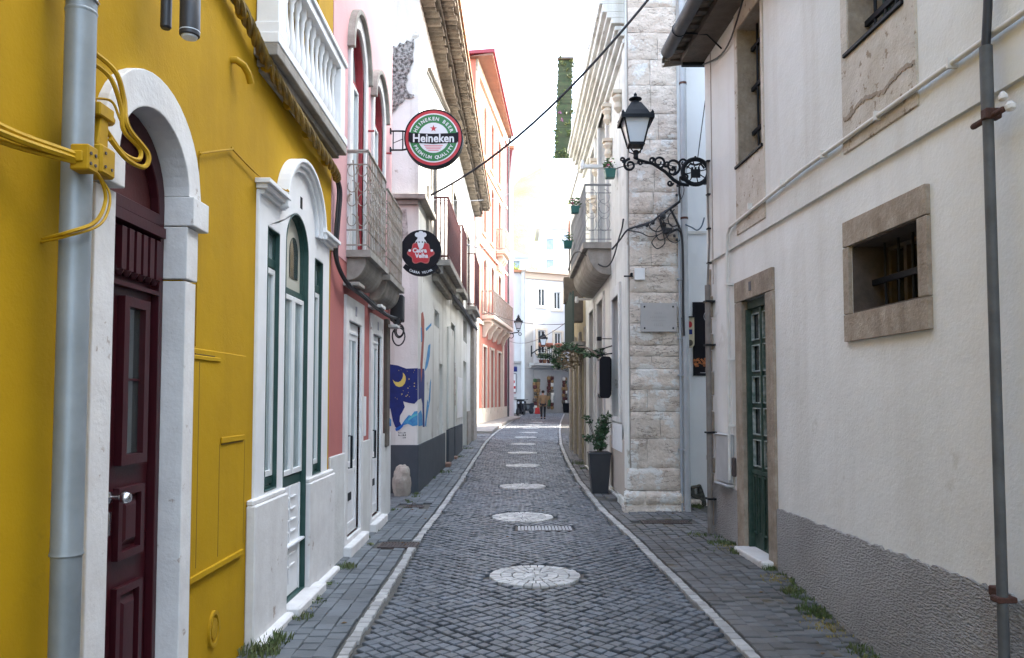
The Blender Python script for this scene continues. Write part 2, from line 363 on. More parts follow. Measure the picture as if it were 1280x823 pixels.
# ================================================================ GROUND
def ground():
    ys = [-120, -60, -20, -10]+[-8+.5*i for i in range(60)]+[22+2*i for i in range(21)]+[70, 90, 130, 200, 350, 600]
    xs = [-500, -200, -60, -20, -8, -4, -3, -2, -1.7, -1.2, -.6, 0, .6, 1.2, 1.5, 1.7, 1.9, 2.1, 2.3, 2.5, 2.8, 3.4, 5, 8, 20, 60, 200, 500]
    vs = [(x, y, gz(x, y)-.012) for y in ys for x in xs]; n = len(xs)
    fs = [(j*n+i, j*n+i+1, (j+1)*n+i+1, (j+1)*n+i) for j in range(len(ys)-1) for i in range(n-1)]
    return struct(MB().add(vs, fs).build('ground', GROUND))
ground()
meds = [6.77, 9.92, 13.15, 16.9, 20.4, 23.9, 27.4, 30.9, 34.4, 37.9, 41.4, 44.9]
mcx = lambda y: {6.77: .20, 9.92: .135, 13.15: .18, 16.9: .23}.get(y, (xl(y)+xr(y))/2+.02)
def sett(mb, pts, top, inset, z0, jit=.003):
    c = sum((V3((p[0], p[1], 0)) for p in pts), V3())/len(pts); n = len(pts)
    dz = random.uniform(-jit, jit); tx = random.uniform(-.045, .045); ty = random.uniform(-.045, .045)
    vs = []; 
    for k, (ins, h) in enumerate(((0, -.012), (inset*.25, top-.006), (inset, top))):
        for p in pts:
            q = V3((p[0], p[1], 0)); d = c-q; q = q+d.normalized()*ins
            vs.append((q.x, q.y, z0+h+(dz+(q.x-c.x)*tx+(q.y-c.y)*ty if k else 0)))
    fs = [(k*n+i, k*n+(i+1) % n, (k+1)*n+(i+1) % n, (k+1)*n+i) for k in (0, 1) for i in range(n)]+[tuple(2*n+i for i in range(n))]
    mb.add(vs, fs)
def road():
    mb = MB(); s = .086; g = .004; k = s/math.sqrt(2)
    y0, y1 = -3.5, 60
    for j in range(int((y1-y0)/k)):
        yc = y0+j*k; off = (j % 2)*k
        near = yc < 26
        i0 = math.floor((xl(yc)+.04)/(2*k))
        for i in range(i0, i0+30):
            xc = i*2*k+off+.02*math.sin(yc*1.3)+.008*math.sin(yc*4.1+i*.7)
            if xc < xl(yc)+.075 or xc > xr(yc)-.075: continue
            if any(abs(yc-m) < .5 and math.hypot(xc-mcx(m), (yc-m)) < .43 for m in meds): continue
            if abs(yc-9.12) < .19 and .02 < xc < .72: continue
            h = k-g*1.414
            jx = random.uniform(-.006, .006); jy = random.uniform(-.006, .006)
            h *= random.uniform(.9, 1.04); P = [(xc+jx+h*a+random.uniform(-.006, .006), yc+jy+h*b+random.uniform(-.006, .006)) for a, b in ((1, 0), (0, 1), (-1, 0), (0, -1))]
            sett(mb, P, .010, .009, gz(xc, yc), .0032)
    return struct(mb.build('road', BASALT))
road()
def lane_line(fx, name):
    mb = MB(); y = -3.5
    while y < 58:
        l = random.uniform(.085, .13)
        if not (fx is xl and 7.98 < y < 8.3):
            a = fx(y); b = fx(y+l-.006); w = .037+random.uniform(-.005, .006)
            sett(mb, [(a-w, y), (a+w+random.uniform(-.006, .006), y), (b+w+random.uniform(-.006, .006), y+l-.006), (b-w, y+l-.006)], .015, .007, gz(a, y), .002)
        y += l
    return struct(mb.build(name, LINEM))
lane_line(xl, 'road_edge_line'); lane_line(xr, 'road_edge_line')
def paving(side, m, name):
    mb = MB(); r = 0; d = .065
    while d < 1.6:
        w = random.uniform(.10, .13) if side < 0 else random.uniform(.10, .125)
        y = -3.5+random.random()*.2
        while y < 30:
            l = random.uniform(.11, .19) if side < 0 else random.uniform(.09, .14)
            fx = xl if side < 0 else xr
            x0 = fx(y)+side*d; x1 = fx(y+l)+side*d; e = .0022 if side < 0 else .004; xa = (x0+side*w)
            ok = (xa > -1.78 if y < 10.6 else xa > -2.4) if side < 0 else xa < 2.95-.03*y
            for cx, cy, hx, hy in GRATES:
                if abs(x0+side*w/2-cx) < hx+.02+w/2 and abs(y+l/2-cy) < hy+l/2: ok = False
            if ok:
                j = lambda: random.uniform(-.004, .004)
                P = [(x0+side*e+j(), y+e+j()), (x0+side*(w-e)+j(), y+e+j()), (x1+side*(w-e)+j(), y+l-e+j()), (x1+side*e+j(), y+l-e+j())]
                if side < 0: P = P[::-1]
                zz = gz(x0+side*w/2, y+l/2)
                if side > 0 and x0 > 1.95 and random.random() < .0: zz -= .01
                sett(mb, P, .010 if side < 0 else .009, .006 if side < 0 else .010, zz, .002 if side < 0 else .005)
            y += l
        d += w
    return struct(mb.build(name, m))
GRATES = [(-1.19, 8.13, .2, .14), (-1.37, 10.85, .13, .12), (1.9, 9.55, .3, .12), (1.55, 11.6, .17, .2)]
paving(-1, PAVL, 'pavement'); paving(1, PAVR, 'pavement')
# round limestone medallions in the middle of the lane
for i, y in enumerate(meds):
    cx = mcx(y); mb = MB(); z = gz(cx, y)
    n = 46
    for r0, r1, n in ((.30, .395, 34), (.205, .297, 24), (.11, .202, 15), (.02, .107, 8)):
        for k in range(n):
            a0 = 2*PI*(k+.05)/n; a1 = 2*PI*(k+.95)/n; q = random.uniform(-.006, .006)
            P = [(cx+r*math.cos(a), y+r*math.sin(a)) for r, a in ((r0+q, a0), (r1+q, a0), (r1+q, a1), (r0+q, a1))]
            sett(mb, P, .012, .005, z, .0025)
    o = mb.build('stone_medallion', LIME)
    names = ['nearest', 'second nearest', 'third nearest', 'fourth nearest', 'fifth nearest', 'sixth nearest']
    lab = ('pale round cobbled disc set in the dark road, %s of the row' % names[i]) if i < 6 else 'small looking pale cobbled disc in the far half of the dark road'
    tag(o, lab, 'paving disc', 'round pale stone discs along the middle of the road')
def cover(cx, cy, hx, hy, name, label, cat, m, slot=True):
    t = thing(name, label, cat, (cx, cy, gz(cx, cy)))
    z = gz(cx, cy); F = Fr((cx, cy, z), (1, 0, 0), (0, 0, 1))
    F.__class__ = Fr
    G = lambda u, v, w: V3((cx+u, cy+v, z+w))
    mb = MB(); mb.prism(G, rect(-hx, hx, -hy, hy), -.02, .010, [rect(-hx+.018, hx-.018, -hy+.018, hy-.018)]); mb.build('frame', m, t)
    p = MB(); p.box(G, -hx+.02, hx-.02, -hy+.02, hy-.02, -.02, .002)
    n = int(hx*2/.032)
    for i in range(n):
        for k in range(int(hy*2/.05)):
            u = -hx+.03+i*.032; v = -hy+.03+k*.05
            if slot and u < hx-.04: p.box(G, u, u+.018, v, v+.03, .001, .009)
    p.build('cover_plate', m, t)
    return t
cover(-1.19, 8.13, .2, .14, 'service_cover', 'wide rusty iron cover across the left pavement and the pale line', 'manhole cover', IRONP)
mh = cover(-1.37, 10.85, .13, .10, 'service_cover', 'small dark iron cover near the stone corner guard', 'manhole cover', IRONP)
mb = MB(); mb.tube([(-1.37+.035*math.cos(a), 10.8, gz(-1.37, 10.8)+.005+.055*math.sin(a)) for a in [PI*k/8 for k in range(9)]], .006, 6); mb.build('lifting_ring', IRONP, mh)
cover(1.9, 9.55, .3, .10, 'service_cover', 'long dark iron cover on the right pavement by the stone corner', 'manhole cover', IRONP)
# light striped grating beside the second disc
t = thing('drain_grating', 'small grey slotted road drain just in front of the second disc', 'drain', (.37, 9.12, gz(.3, 9.1)))
G = lambda u, v, w: V3((.37+u, 9.12+v, gz(.3, 9.1)+w))
MB().prism(G, rect(-.33, .33, -.17, .17), -.01, .009, [rect(-.31, .31, -.15, .15)]).build('frame', IRONP, t)
mb = MB()
for i in range(16):
    u = -.30+i*.04; mb.hexa([G(u+(.03 if b else 0), v, w) for w in (-.01, .011) for v in (-.148, .148) for b in (0, 1)])
mb.build('bars', mat('worn_grey_iron', (.30, .31, .33), .5, (.2, .2, .22), 20), t)
# doorstep blocks at the corner house (dark slabs near the planter)
o = MB().box(lambda u, v, w: V3((u, w, v)), 1.40, 1.56, gz(1.5, 11.6)-.02, gz(1.5, 11.6)+.045, 11.4, 11.8).build('paving_slab', PAVR, None, .006)
tag(o, 'raised dark slab at the foot of the corner house beside the planter', 'paving slab')

# ================================================================ YELLOW HOUSE
YB = thing('yellow_house', 'ochre yellow rendered house with white arched doorway and balustrade', 'house', (-1.65, 3.5, 0))
YE = 6.93
door_o = arch(3.10, 3.78, -.05, 2.555, 2.90)
w1 = rect(5.08, 5.34, .98, 2.75); w3 = rect(6.30, 6.57, .97, 2.76); w2 = arch(5.49, 6.10, .115, 2.72, 3.0)
bigtrio = [(4.90, .5), (6.80, .5), (6.80, 2.95), (6.38, 2.95)]+[(5.85+.53*math.cos(a), 2.92+.50*math.sin(a)) for a in [PI*k/16 for k in range(17)]]+[(5.32, 2.95), (4.90, 2.95)]
balw = rect(5.25, 6.4, 4.10, 6.4)
MB().prism(FL, rect(-6, YE, -.3, 6.8), -.35, 0, [grow(door_o, .02), [(5.06, .1), (6.6, .1), (6.6, 2.78), (6.2, 2.78)]+[(5.83+.37*math.cos(PI*k/12), 2.80+.28*math.sin(PI*k/12)) for k in range(13)]+[(5.46, 2.78), (5.06, 2.78)], balw]).build('wall', YEL, YB)
MB().box(FL, -6, YE, -.3, 6.8, -7, -.62).box(FL, -6, YE, 6.8, 6.95, -7.2, .15).build('roof', YEL, YB)
MB().box(FL, 4.2, YE-.05, -.2, 6.7, -.6, -.5).box(FL, 2.5, 4.2, -.2, 3.6, -.6, -.45).build('room_backing', ROOMDK, YB)
# door surround: quoined limestone, painted white
mb = MB()
out = [(2.985, -.05), (2.985, 2.43)]; 
o1 = [(3.90, -.05), (3.90, 2.43)]
mb.prism(FL, rect(2.945, 3.10, -.05, 2.44), -.10, .035); mb.prism(FL, rect(3.78, 3.90, -.05, 2.18), -.10, .035); mb.prism(FL, rect(3.775, 3.905, 2.19, 2.45), -.10, .040)
mb.box(FL, 2.90, 3.10, 2.455, 2.60, -.10, .07); mb.box(FL, 3.775, 3.965, 2.455, 2.60, -.10, .07)
outer = [(3.925, 2.602)]+[(3.44+.475*math.cos(a), 2.62+.44*math.sin(a)) for a in [PI*k/20 for k in range(1, 20)]]+[(2.955, 2.602)]
inner = [(3.10, 2.602)]+[(3.44-.34*math.cos(a), 2.602+.298*math.sin(a)) for a in [PI*k/20 for k in range(1, 20)]]+[(3.78, 2.602)]
mb.prism(FL, outer+inner, -.10, .045)
mb.build('door_surround', WHP, YB, .008, seg=2)
# the door
D = MB().prism(FL, grow(door_o, -.003), -.12, -.075, [grow(rect(3.14, 3.74, .06, 2.44), 0), [(3.16, 2.50)]+[(3.44-.28*math.cos(a), 2.50+.30*math.sin(a)) for a in [PI*k/12 for k in range(1, 12)]][::1]+[(3.72, 2.50)]]).build('door', REDD, YB, .004)
mb = MB()
for (a, b) in ((3.145, 3.735),):
    mb.box(FL, a, b, .065, 2.435, -.16, -.115)
# mouldings: glazed slot, panels, corbels
def mould(mb, u0, u1, v0, v1, w, d=.028, raise_=.03):
    mb.prism(FL, rect(u0, u1, v0, v1), w, w+raise_, [rect(u0+d, u1-d, v0+d, v1-d)])
mould(mb, 3.42, 3.66, 1.30, 2.06, -.115, .045, .035); mould(mb, 3.42, 3.66, .88, 1.20, -.115, .035, .028); mould(mb, 3.42, 3.66, .12, .76, -.115, .035, .028)
for (v0, v1) in ((.93, 1.15), (.17, .71)):
    mb.frustum4(FL(3.44, (v0+v1)/2, -.115), .001, 0, .001, 0)
    P = []
    for w, i in ((-.115, 0), (-.092, .035)):
        P += [FL(3.46+i, v0+i, w), FL(3.62-i, v0+i, w), FL(3.46+i, v1-i, w), FL(3.62-i, v1-i, w)]
    mb.hexa(P)
for k in range(6):
    u = 3.34+k*.066; mb.prism(lambda a, b, w: FL(u+a, b, w), [(0, 2.17), (.042, 2.17), (.042, 2.36), (0, 2.36)], -.115, -.06); mb.lathe(FL(u+.021, 2.165, -.085), [(.012, -.02), (.024, 0), (.022, .02)], 8)
mb.box(FL, 3.14, 3.74, 2.38, 2.43, -.115, -.05); mb.box(FL, 3.14, 3.74, 2.10, 2.12, -.115, -.075)
mb.build('leaf', REDD, D, .005)
MB().box(FL, 3.465, 3.615, 1.345, 2.015, -.12, -.108).build('pane', GLD, D)
MB().box(FL, 3.465, 3.615, 1.68, 1.69, -.108, -.10).build('glazing_bar', REDD, D)
MB().prism(FL, [(3.13, 2.47)]+[(3.44-.30*math.cos(a), 2.50+.36*math.sin(a)) for a in [PI*k/12 for k in range(0, 13)]]+[(3.75, 2.47)], -.135, -.121).build('fanlight', DRED, D)
kb = MB(); kb.lathe(FL(3.385, 1.165, -.114), [(.028, 0), (.026, .006), (.009, .010), (.009, .045), (.020, .052), (.029, .066), (.029, .078), (.02, .092), (.004, .096)], 20, V3((1, 0, 0)))
kb.build('knob', STEEL, D, smooth=True)
MB().box(FL, 3.375, 3.395, 1.0, 1.10, -.114, -.106).build('lock_plate', STEEL, D, .002)
MB().box(FL, 3.0, 3.88, -.1, .06, -.2, .05).build('doorstep', WHP, YB, .01)
# window trio
trio = MB(); trio.prism(FL, bigtrio, -.03, .022, [grow(w1, .0), grow(w3, 0), [(5.49, .52), (6.10, .52)]+w2[2:]])
trio.box(FL, 4.90, 5.49, .3, .5, -.03, .022).box(FL, 6.10, 6.80, .3, .5, -.03, .022)
trio.build('window_surround', WHC, YB, .005)
# cornice pieces: profile run
c = MB()
for (a, b) in ((4.865, 5.335), (6.365, 6.905)):
    for z0, z1, w in ((2.925, 2.955, .045), (2.955, 2.985, .075), (2.985, 3.015, .10)):
        c.box(FL, a+.1-w, b-.1+w, z0, z1, 0, w)
for r0, r1, w in ((.455, .50, .05), (.50, .535, .075), (.535, .565, .095)):
    A = [PI*k/28 for k in range(0, 29)]
    A = [a for a in A]
    lo = [(5.85+r1*math.cos(a), 2.93+r1*.86*math.sin(a)) for a in A]+[(5.85+r0*math.cos(a), 2.93+r0*.86*math.sin(a)) for a in reversed(A)]
    c.prism(FL, lo, 0, w)
c.build('cornice', WHC, YB, .004)
def window(F, parent, loop, d, fw, fmat, panemat, bars=(), lining=None, lt=-.004, lmat=None, name='window', inner=None, imat=None, paned=.022, lb=.0):
    """thing-part: frame mesh with pane (and inner casement) below it"""
    mb = MB(); mb.prism(F, loop, -d-.05, -d+.0, [grow(loop, -fw)])
    if lining: mb.prism(F, grow(loop, -.001), -d, lt, [grow(loop, -lining)])
    for b in bars: mb.box(F, *b, -d-.04, -d+.005)
    w = mb.build(name, fmat, parent, .003)
    MB().prism(F, grow(loop, -fw*.6), -d-.035, -d-.035+paned).build('pane', panemat, w)
    if inner:
        m2 = MB()
        for L_ in inner: m2.prism(F, L_, -d-.03, -d+(.028 if d > .02 else .006), [grow(L_, -.04)])
        m2.build('casement', imat, w, .003)
    return w
window(FL, YB, w1, .010, .022, GRN, GLS, lt=.0245, bars=[(5.08, 5.34, 2.50, 2.56), (5.08, 5.34, 1.02, 1.06)], lining=.010, inner=[rect(5.09, 5.33, 1.07, 2.49)], imat=WHF)
window(FL, YB, w3, .010, .022, GRN, GLS, lt=.0245, bars=[(6.30, 6.57, 2.50, 2.56), (6.30, 6.57, 1.0, 1.04)], lining=.010, inner=[rect(6.31, 6.56, 1.05, 2.49)], imat=WHF)
# middle: glazed door with fanlight and white lower panel
mb = MB(); mb.prism(FL, w2, -.10, -.010, [grow(w2, -.022)]); mb.prism(FL, grow(w2, -.001), -.10, .0245, [grow(w2, -.012)]); mb.box(FL, 5.51, 6.08, .95, 1.02, -.08, -.015); mb.box(FL, 5.51, 6.08, 2.38, 2.42, -.08, -.015)
md = mb.build('door', GRN, YB, .003)
MB().prism(FL, [(5.51, 2.42), (6.08, 2.42)]+[(5.795+.285*math.cos(PI*k/12), 2.70+.28*math.sin(PI*k/12)) for k in range(13)], -.07, -.04).build('fanlight', GLF, md)
MB().prism(FL, arch(5.78, 6.0, 2.52, 2.72, 2.84), -.039, -.034).build('fanlight_pane', GLD, md)
m2 = MB()
for L_ in (rect(5.512, 5.79, 1.03, 2.37), rect(5.80, 6.078, 1.03, 2.37)): m2.prism(FL, L_, -.045, -.004, [grow(L_, -.040)])
m2.build('casement', WHF, md, .003); MB().box(FL, 5.51, 6.08, 1.03, 2.37, -.04, -.022).build('pane', GLS, md)
lp = MB().box(FL, 5.51, 6.08, .13, .945, -.08, -.015)
for (a, b) in ((5.64, 5.75), (5.80, 5.93)):
    for k in range(7): lp.hexa([FL(u, .34+k*.085+(.0 if u == a else .0)+dv, w) for w in (-.015, -.003) for dv in (0, .016) for u in (a, b)])
lp.box(FL, 5.765, 5.785, .22, .94, -.015, -.005).box(FL, 6.03, 6.045, .13, .94, -.015, -.005)
lp.build('lower_panel', WHC, md, .003)
# plinth pieces
MB().prism(FL, rect(4.80, 5.50, .07, .93), 0, .06).prism(FL, rect(4.80, 5.50, .93, .965), 0, .045).build('plinth', WHP, YB, .008)
MB().prism(FL, rect(6.105, 6.95, .07, .93), 0, .06).prism(FL, rect(6.105, 6.95, .93, .965), 0, .045).build('plinth', WHP, YB, .008)
MB().box(FL, 4.80, 5.50, -.1, .095, 0, .115).box(FL, 5.51, 6.30, -.1, .118, -.12, .15).box(FL, 6.31, 6.97, -.1, .10, 0, .11).build('doorstep', WHP, YB, .012)
# decorative number above the arch
n_ = MB()
for k, (a, b) in enumerate(((.0, .012), (.02, .03), (.038, .05))): n_.box(FL, 5.84+a, 5.84+b, 3.06, 3.15, .022, .026)
n_.build('number_tile', BEN, YB)
# balustrade
bl = MB()
for z0, z1, w, e in ((3.72, 3.745, .05, .10), (3.745, 3.79, .10, .06), (3.79, 3.87, .155, .0)): bl.box(FL, 4.80+e, 6.85-e, z0, z1, 0, w)
B = bl.build('balcony', BALST, YB, .005)
MB().box(FL, 4.80, 6.85, 3.872, 3.94, 0, .16).build('base_rail', WHC, B, .004)
MB().box(FL, 4.83, 6.78, 4.50, 4.57, .02, .15).box(FL, 4.81, 6.80, 4.57, 4.61, .0, .17).build('handrail', WHC, B, .005)
MB().box(FL, 4.83, 4.99, 3.94, 4.50, .005, .15).box(FL, 4.82, 5.0, 3.94, 4.02, .0, .158).build('pedestal', WHC, B, .005); MB().box(FL, 6.62, 6.78, 3.94, 4.50, .005, .15).build('pedestal', WHC, B, .005)
prof = [(.034, 0), (.034, .03), (.018, .045), (.022, .07), (.034, .13), (.032, .18), (.018, .30), (.014, .40), (.020, .44), (.020, .47), (.034, .50), (.034, .56)]
first = None
for k in range(12):
    u = 5.065+k*.138
    if first is None:
        first = MB().lathe(FL(u, 3.94, .08), prof, 12).build('baluster', WHC, B, smooth=True)
    else:
        c_ = first.copy(); COL.objects.link(c_); c_.parent = B; c_.location = (0, k*.138, 0)
# balcony door behind
window(FL, YB, rect(5.3, 6.35, 4.15, 6.35), .12, .06, WHF, GLD, bars=[(5.8, 5.85, 4.2, 6.3)])
# utility hatch, sunk lines in the wall
h = MB(); 
h.prism(FL, rect(3.925, 4.73, .66, 1.86), 0, .012); 
h.box(FL, 3.93, 4.30, 1.80, 1.825, .012, .020); h.box(FL, 4.33, 4.70, 1.345, 1.38, .012, .022); h.box(FL, 3.93, 4.70, .655, .69, .0, .024)
h.box(FL, 3.925, 3.94, .66, 1.86, .012, .02)
h.build('utility_hatch', YEL, YB, .004)
MB().box(FL, 3.906, 3.922, .62, 1.9, 0, .003).box(FL, 3.96, 4.22, 1.826, 1.832, .0125, .0165).box(FL, 4.34, 4.68, 1.337, 1.344, .0125, .0165).box(FL, 4.317, 4.322, .72, 1.34, .012, .0128).box(FL, 4.722, 4.726, .72, 1.34, .012, .0128).box(FL, 4.02, 4.026, .72, 1.79, .012, .0125).build('hatch_gap', mat('dark_ochre_gap', (.13, .08, .006), .9), YB)
MB().box(FL, 3.985, 3.99, 1.87, 2.9, 0, .006).build('wall_seam', YELP, YB)
o_ = MB(); o_.prism(FL, circ(4.30, .33, .075, 32, .10), 0, .014, [circ(4.30, .33, .055, 32, .078)]); o_.prism(FL, circ(4.30, .33, .04, 24, .06), 0, .012); o_.build('oval_vent', YELP, YB, .003)
MB().tube([FL(4.42, 3.585, -.02), FL(4.425, 3.585, .03), FL(4.46, 3.57, .06), FL(4.50, 3.535, .075), FL(4.53, 3.49, .08)], .021, 12).build('vent_pipe', YELP, YB, smooth=True)
# upper part of the chimney stain etc. left as paint variation
# downpipe
dp = MB(); X = .095
dp.lathe(FL(2.71, -.1, X), [(.049, 0), (.049, 1.16)], 24); dp.lathe(FL(2.71, 1.05, X), [(.0512, 0), (.055, .006), (.0512, .02), (.0512, 2.0), (.0515, 2.01), (.0495, 2.05), (.0495, 5.6)], 24)
dp.lathe(FL(2.71, 2.98, X), [(.050, 0), (.0535, .01), (.0535, .014), (.050, .02)], 24)
d_ = dp.build('downpipe', ZINC, YB, smooth=True)
MB().prism(FL, [(2.64, 3.02), (2.66, 3.02), (2.66, 3.05), (2.64, 3.05)], 0, .09).tube([FL(2.71+.056*math.cos(a), 3.035, X+.056*math.sin(a)) for a in [2*PI*k/16 for k in range(17)]], .004, 6).build('pipe_clip', STEEL, d_)

# yellow painted telephone junction box and cables
JB = thing('junction_box', 'yellow painted cable junction boxes clamped behind the steel downpipe', 'junction box', FL(2.85, 2.3, .1))
j = MB(); j.box(FL, 2.60, 2.665, 2.385, 2.475, .13, .195); j.box(FL, 2.665, 2.69, 2.40, 2.45, .13, .185); j.box(FL, 2.59, 2.60, 2.41, 2.45, .14, .18); j.build('terminal_block', YELP, JB, .006)
j = MB(); j.box(FL, 2.76, 2.86, 2.42, 2.53, .06, .155); j.build('casing', YELP, JB, .008)
j = MB(); j.hexa([FL(u, v, w) for w in (.05, .13) for v, du in ((2.532, 0), (2.66, .03)) for u in (2.775+du, 2.85)]); j.box(FL, 2.77, 2.87, 2.64, 2.69, .05, .14); j.lathe(FL(2.86, 2.66, .11), [(.02, 0), (.028, .01), (.02, .04)], 10, V3((0, 1, 0))); j.tube([FL(2.80, 2.68, .08), FL(2.80, 2.84, .07)], .012, 8); j.build('clamp', YELP, JB, .008)
j = MB()
for a, b in ((2.615, 2.41), (2.645, 2.41), (2.615, 2.445), (2.645, 2.445)): j.lathe(FL(a, b, .195), [(.006, 0), (.006, .004)], 8, V3((1, 0, 0)))
for a, b in ((2.785, 2.45), (2.83, 2.45), (2.785, 2.50)): j.lathe(FL(a, b, .155), [(.006, 0), (.006, .004)], 8, V3((1, 0, 0)))
j.build('screws', IRONP, JB)
def cable(pts, r, m, label, name='cable', n=6, group=None, sub=8):
    """smooth cable through points"""
    P = [V3(p) for p in pts]; Q = []
    for i in range(len(P)-1):
        p0 = P[max(i-1, 0)]; p1 = P[i]; p2 = P[i+1]; p3 = P[min(i+2, len(P)-1)]
        for k in range(sub):
            t = k/sub; Q.append(.5*((2*p1)+(p2-p0)*t+(2*p0-5*p1+4*p2-p3)*t*t+(3*p1-p0-3*p2+p3)*t**3))
    Q.append(P[-1])
    if isinstance(r, (int, float)) and name: 
        o = MB().tube(Q, r, n).build(name, m, smooth=True); tag(o, label, 'cable', group); return o
    return Q
for k, (dz, dw, rr, lb) in enumerate(((0, .03, .013, 'thick yellow painted cable entering from the left, upper of three'), (-.035, .045, .012, 'yellow painted cable entering from the left, middle of three'), (-.06, .02, .009, 'thin yellow painted cable entering from the left, lowest of three'))):
    cable([FL(1.2, 2.36+dz, dw), FL(1.9, 2.43+dz, dw), FL(2.30, 2.455+dz*.8, dw), FL(2.45, 2.445+dz*.6, dw+.04), FL(2.61, 2.435+dz*.4, .155)], rr, YELP, lb)
cable([FL(2.83, 2.92, .05), FL(2.90, 2.86, .12), FL(2.955, 2.77, .13), FL(2.95, 2.66, .15), FL(3.075, 2.595, .17), FL(3.05, 2.53, .17), FL(2.95, 2.53, .15), FL(2.86, 2.58, .13)], .010, YELP, 'yellow cable loop hanging across the white arch, outer of two')
cable([FL(2.83, 2.88, .04), FL(2.88, 2.83, .11), FL(2.935, 2.73, .13), FL(2.94, 2.64, .14), FL(3.04, 2.60, .155), FL(3.02, 2.55, .16), FL(2.94, 2.55, .14), FL(2.85, 2.61, .12)], .009, YELP, 'yellow cable loop hanging across the white arch, inner of two')
cable([FL(2.82, 2.72, .08), FL(2.90, 2.74, .11), FL(2.93, 2.68, .13), FL(2.97, 2.63, .14)], .005, YELP, 'thin short yellow wire above the junction box')
cable([FL(2.67, 2.41, .17), FL(2.73, 2.385, .17), FL(2.765, 2.32, .17), FL(2.70, 2.225, .17), FL(2.60, 2.165, .13), FL(2.67, 2.157, .005)], .007, YELP, 'thin yellow wire drooping over the downpipe to a wall screw, lower')
cable([FL(2.82, 2.42, .12), FL(2.83, 2.36, .15), FL(2.79, 2.28, .165), FL(2.71, 2.21, .17), FL(2.61, 2.155, .125), FL(2.66, 2.145, .005)], .005, YELP, 'thinnest yellow wire drooping over the downpipe to a wall screw')
cable([FL(2.84, 2.42, .06), FL(2.84, 1.9, .05), FL(2.84, 1.2, .05), FL(2.835, 0.1, .05)], .012, YELP, 'straight yellow painted cable running down between downpipe and doorway')
cable([FL(3.975, 2.875, .01), FL(4.0, 2.895, .025), FL(4.40, 3.045, .02), FL(4.43, 3.05, .02), FL(4.9, 3.025, .03), FL(5.25, 3.03, .10), FL(5.34, 3.1, .03)], .0055, YELP, 'thin yellow painted wire between the doorway and the window cornice')
# twisted bundle below the balcony
def rope(ctrl, r, n, m, label, rr=.4, twist=9):
    Q = cable(ctrl, None, None, None, name=None, sub=14); mb = MB()
    for k in range(n):
        pts = []
        for i, p in enumerate(Q):
            a = 2*PI*k/n+i*twist*.05; t = (Q[min(i+1, len(Q)-1)]-Q[max(i-1, 0)]).normalized(); sx = t.cross(V3((1, 0, 0))).normalized(); sy = t.cross(sx)
            pts.append(p+(sx*math.cos(a)+sy*math.sin(a))*r)
        mb.tube(pts, r*.75, 6)
    o = mb.build('cable_bundle', m, smooth=True); return tag(o, label, 'cable')
rb = rope([FL(3.75, 4.02, .05), FL(4.1, 3.96, .05), FL(4.55, 3.86, .06), FL(4.9, 3.76, .07), FL(5.5, 3.69, .08), FL(6.2, 3.64, .08), FL(6.75, 3.62, .07), FL(6.93, 3.60, .05)], .023, 4, mat('ochre_painted_cable', (.30, .19, .025), .6, (.10, .07, .03), 12, .8, .3, 60), 'thick twisted ochre cable bundle sagging under the white balcony', twist=10)
k_ = MB()
for u, v in ((4.02, 3.975), (4.45, 3.885), (4.9, 3.76), (5.4, 3.70), (5.9, 3.66), (6.5, 3.63)):
    k_.lathe(FL(u-.012, v, .05), [(.04, 0), (.04, .024)], 10, V3((0, 1, -.1)))
k_.build('clamps', YELP, rb)
cable([FL(6.90, 3.62, .05), FL(7.02, 3.5, .06), FL(6.99, 3.2, .05), FL(6.97, 2.92, .04), FL(7.05, 2.78, .06), FL(7.3, 2.68, .09), FL(7.9, 2.66, .1), FL(8.6, 2.62, .12), FL(9.5, 2.62, .12), FL(10.2, 2.66, .12)], .022, BLKP, 'thick black cable dropping beside the yellow corner and along the pink house')
cable([FL(6.86, 3.63, .03), FL(6.98, 3.52, .05), FL(6.95, 3.2, .04), FL(6.94, 2.95, .03), FL(7.02, 2.82, .05), FL(7.3, 2.72, .07), FL(8.0, 2.70, .08), FL(9.0, 2.66, .1), FL(10.25, 2.6, .1)], .013, BLKP, 'thinner black cable running close behind the thick one on the pink house')
# spot lamp on the yellow wall (top left)
SL = thing('wall_spotlight', 'dark blue grey cylinder wall lamp at the top of the yellow wall', 'wall lamp', FL(3.9, 3.7, 0))
MB().lathe(FL(3.38, 3.225, .20), [(.040, 0), (.044, .004), (.044, .34), (.038, .35)], 24).build('lamp_body', DGRY, SL, smooth=True)
MB().lathe(FL(3.38, 3.217, .20), [(.032, 0), (.036, .012), (.03, .02)], 20).lathe(FL(3.38, 3.245, .20), [(.0448, 0), (.0448, .004)], 24).build('lens_ring', LAMPG, SL, smooth=True)
MB().lathe(FL(3.385, 3.262, .09), [(.018, 0), (.024, .008), (.024, .28)], 20).box(FL, 3.37, 3.39, 3.42, 3.44, .10, .2).box(FL, 3.36, 3.40, 3.46, 3.50, .0, .1).build('bracket', DGRY, SL)

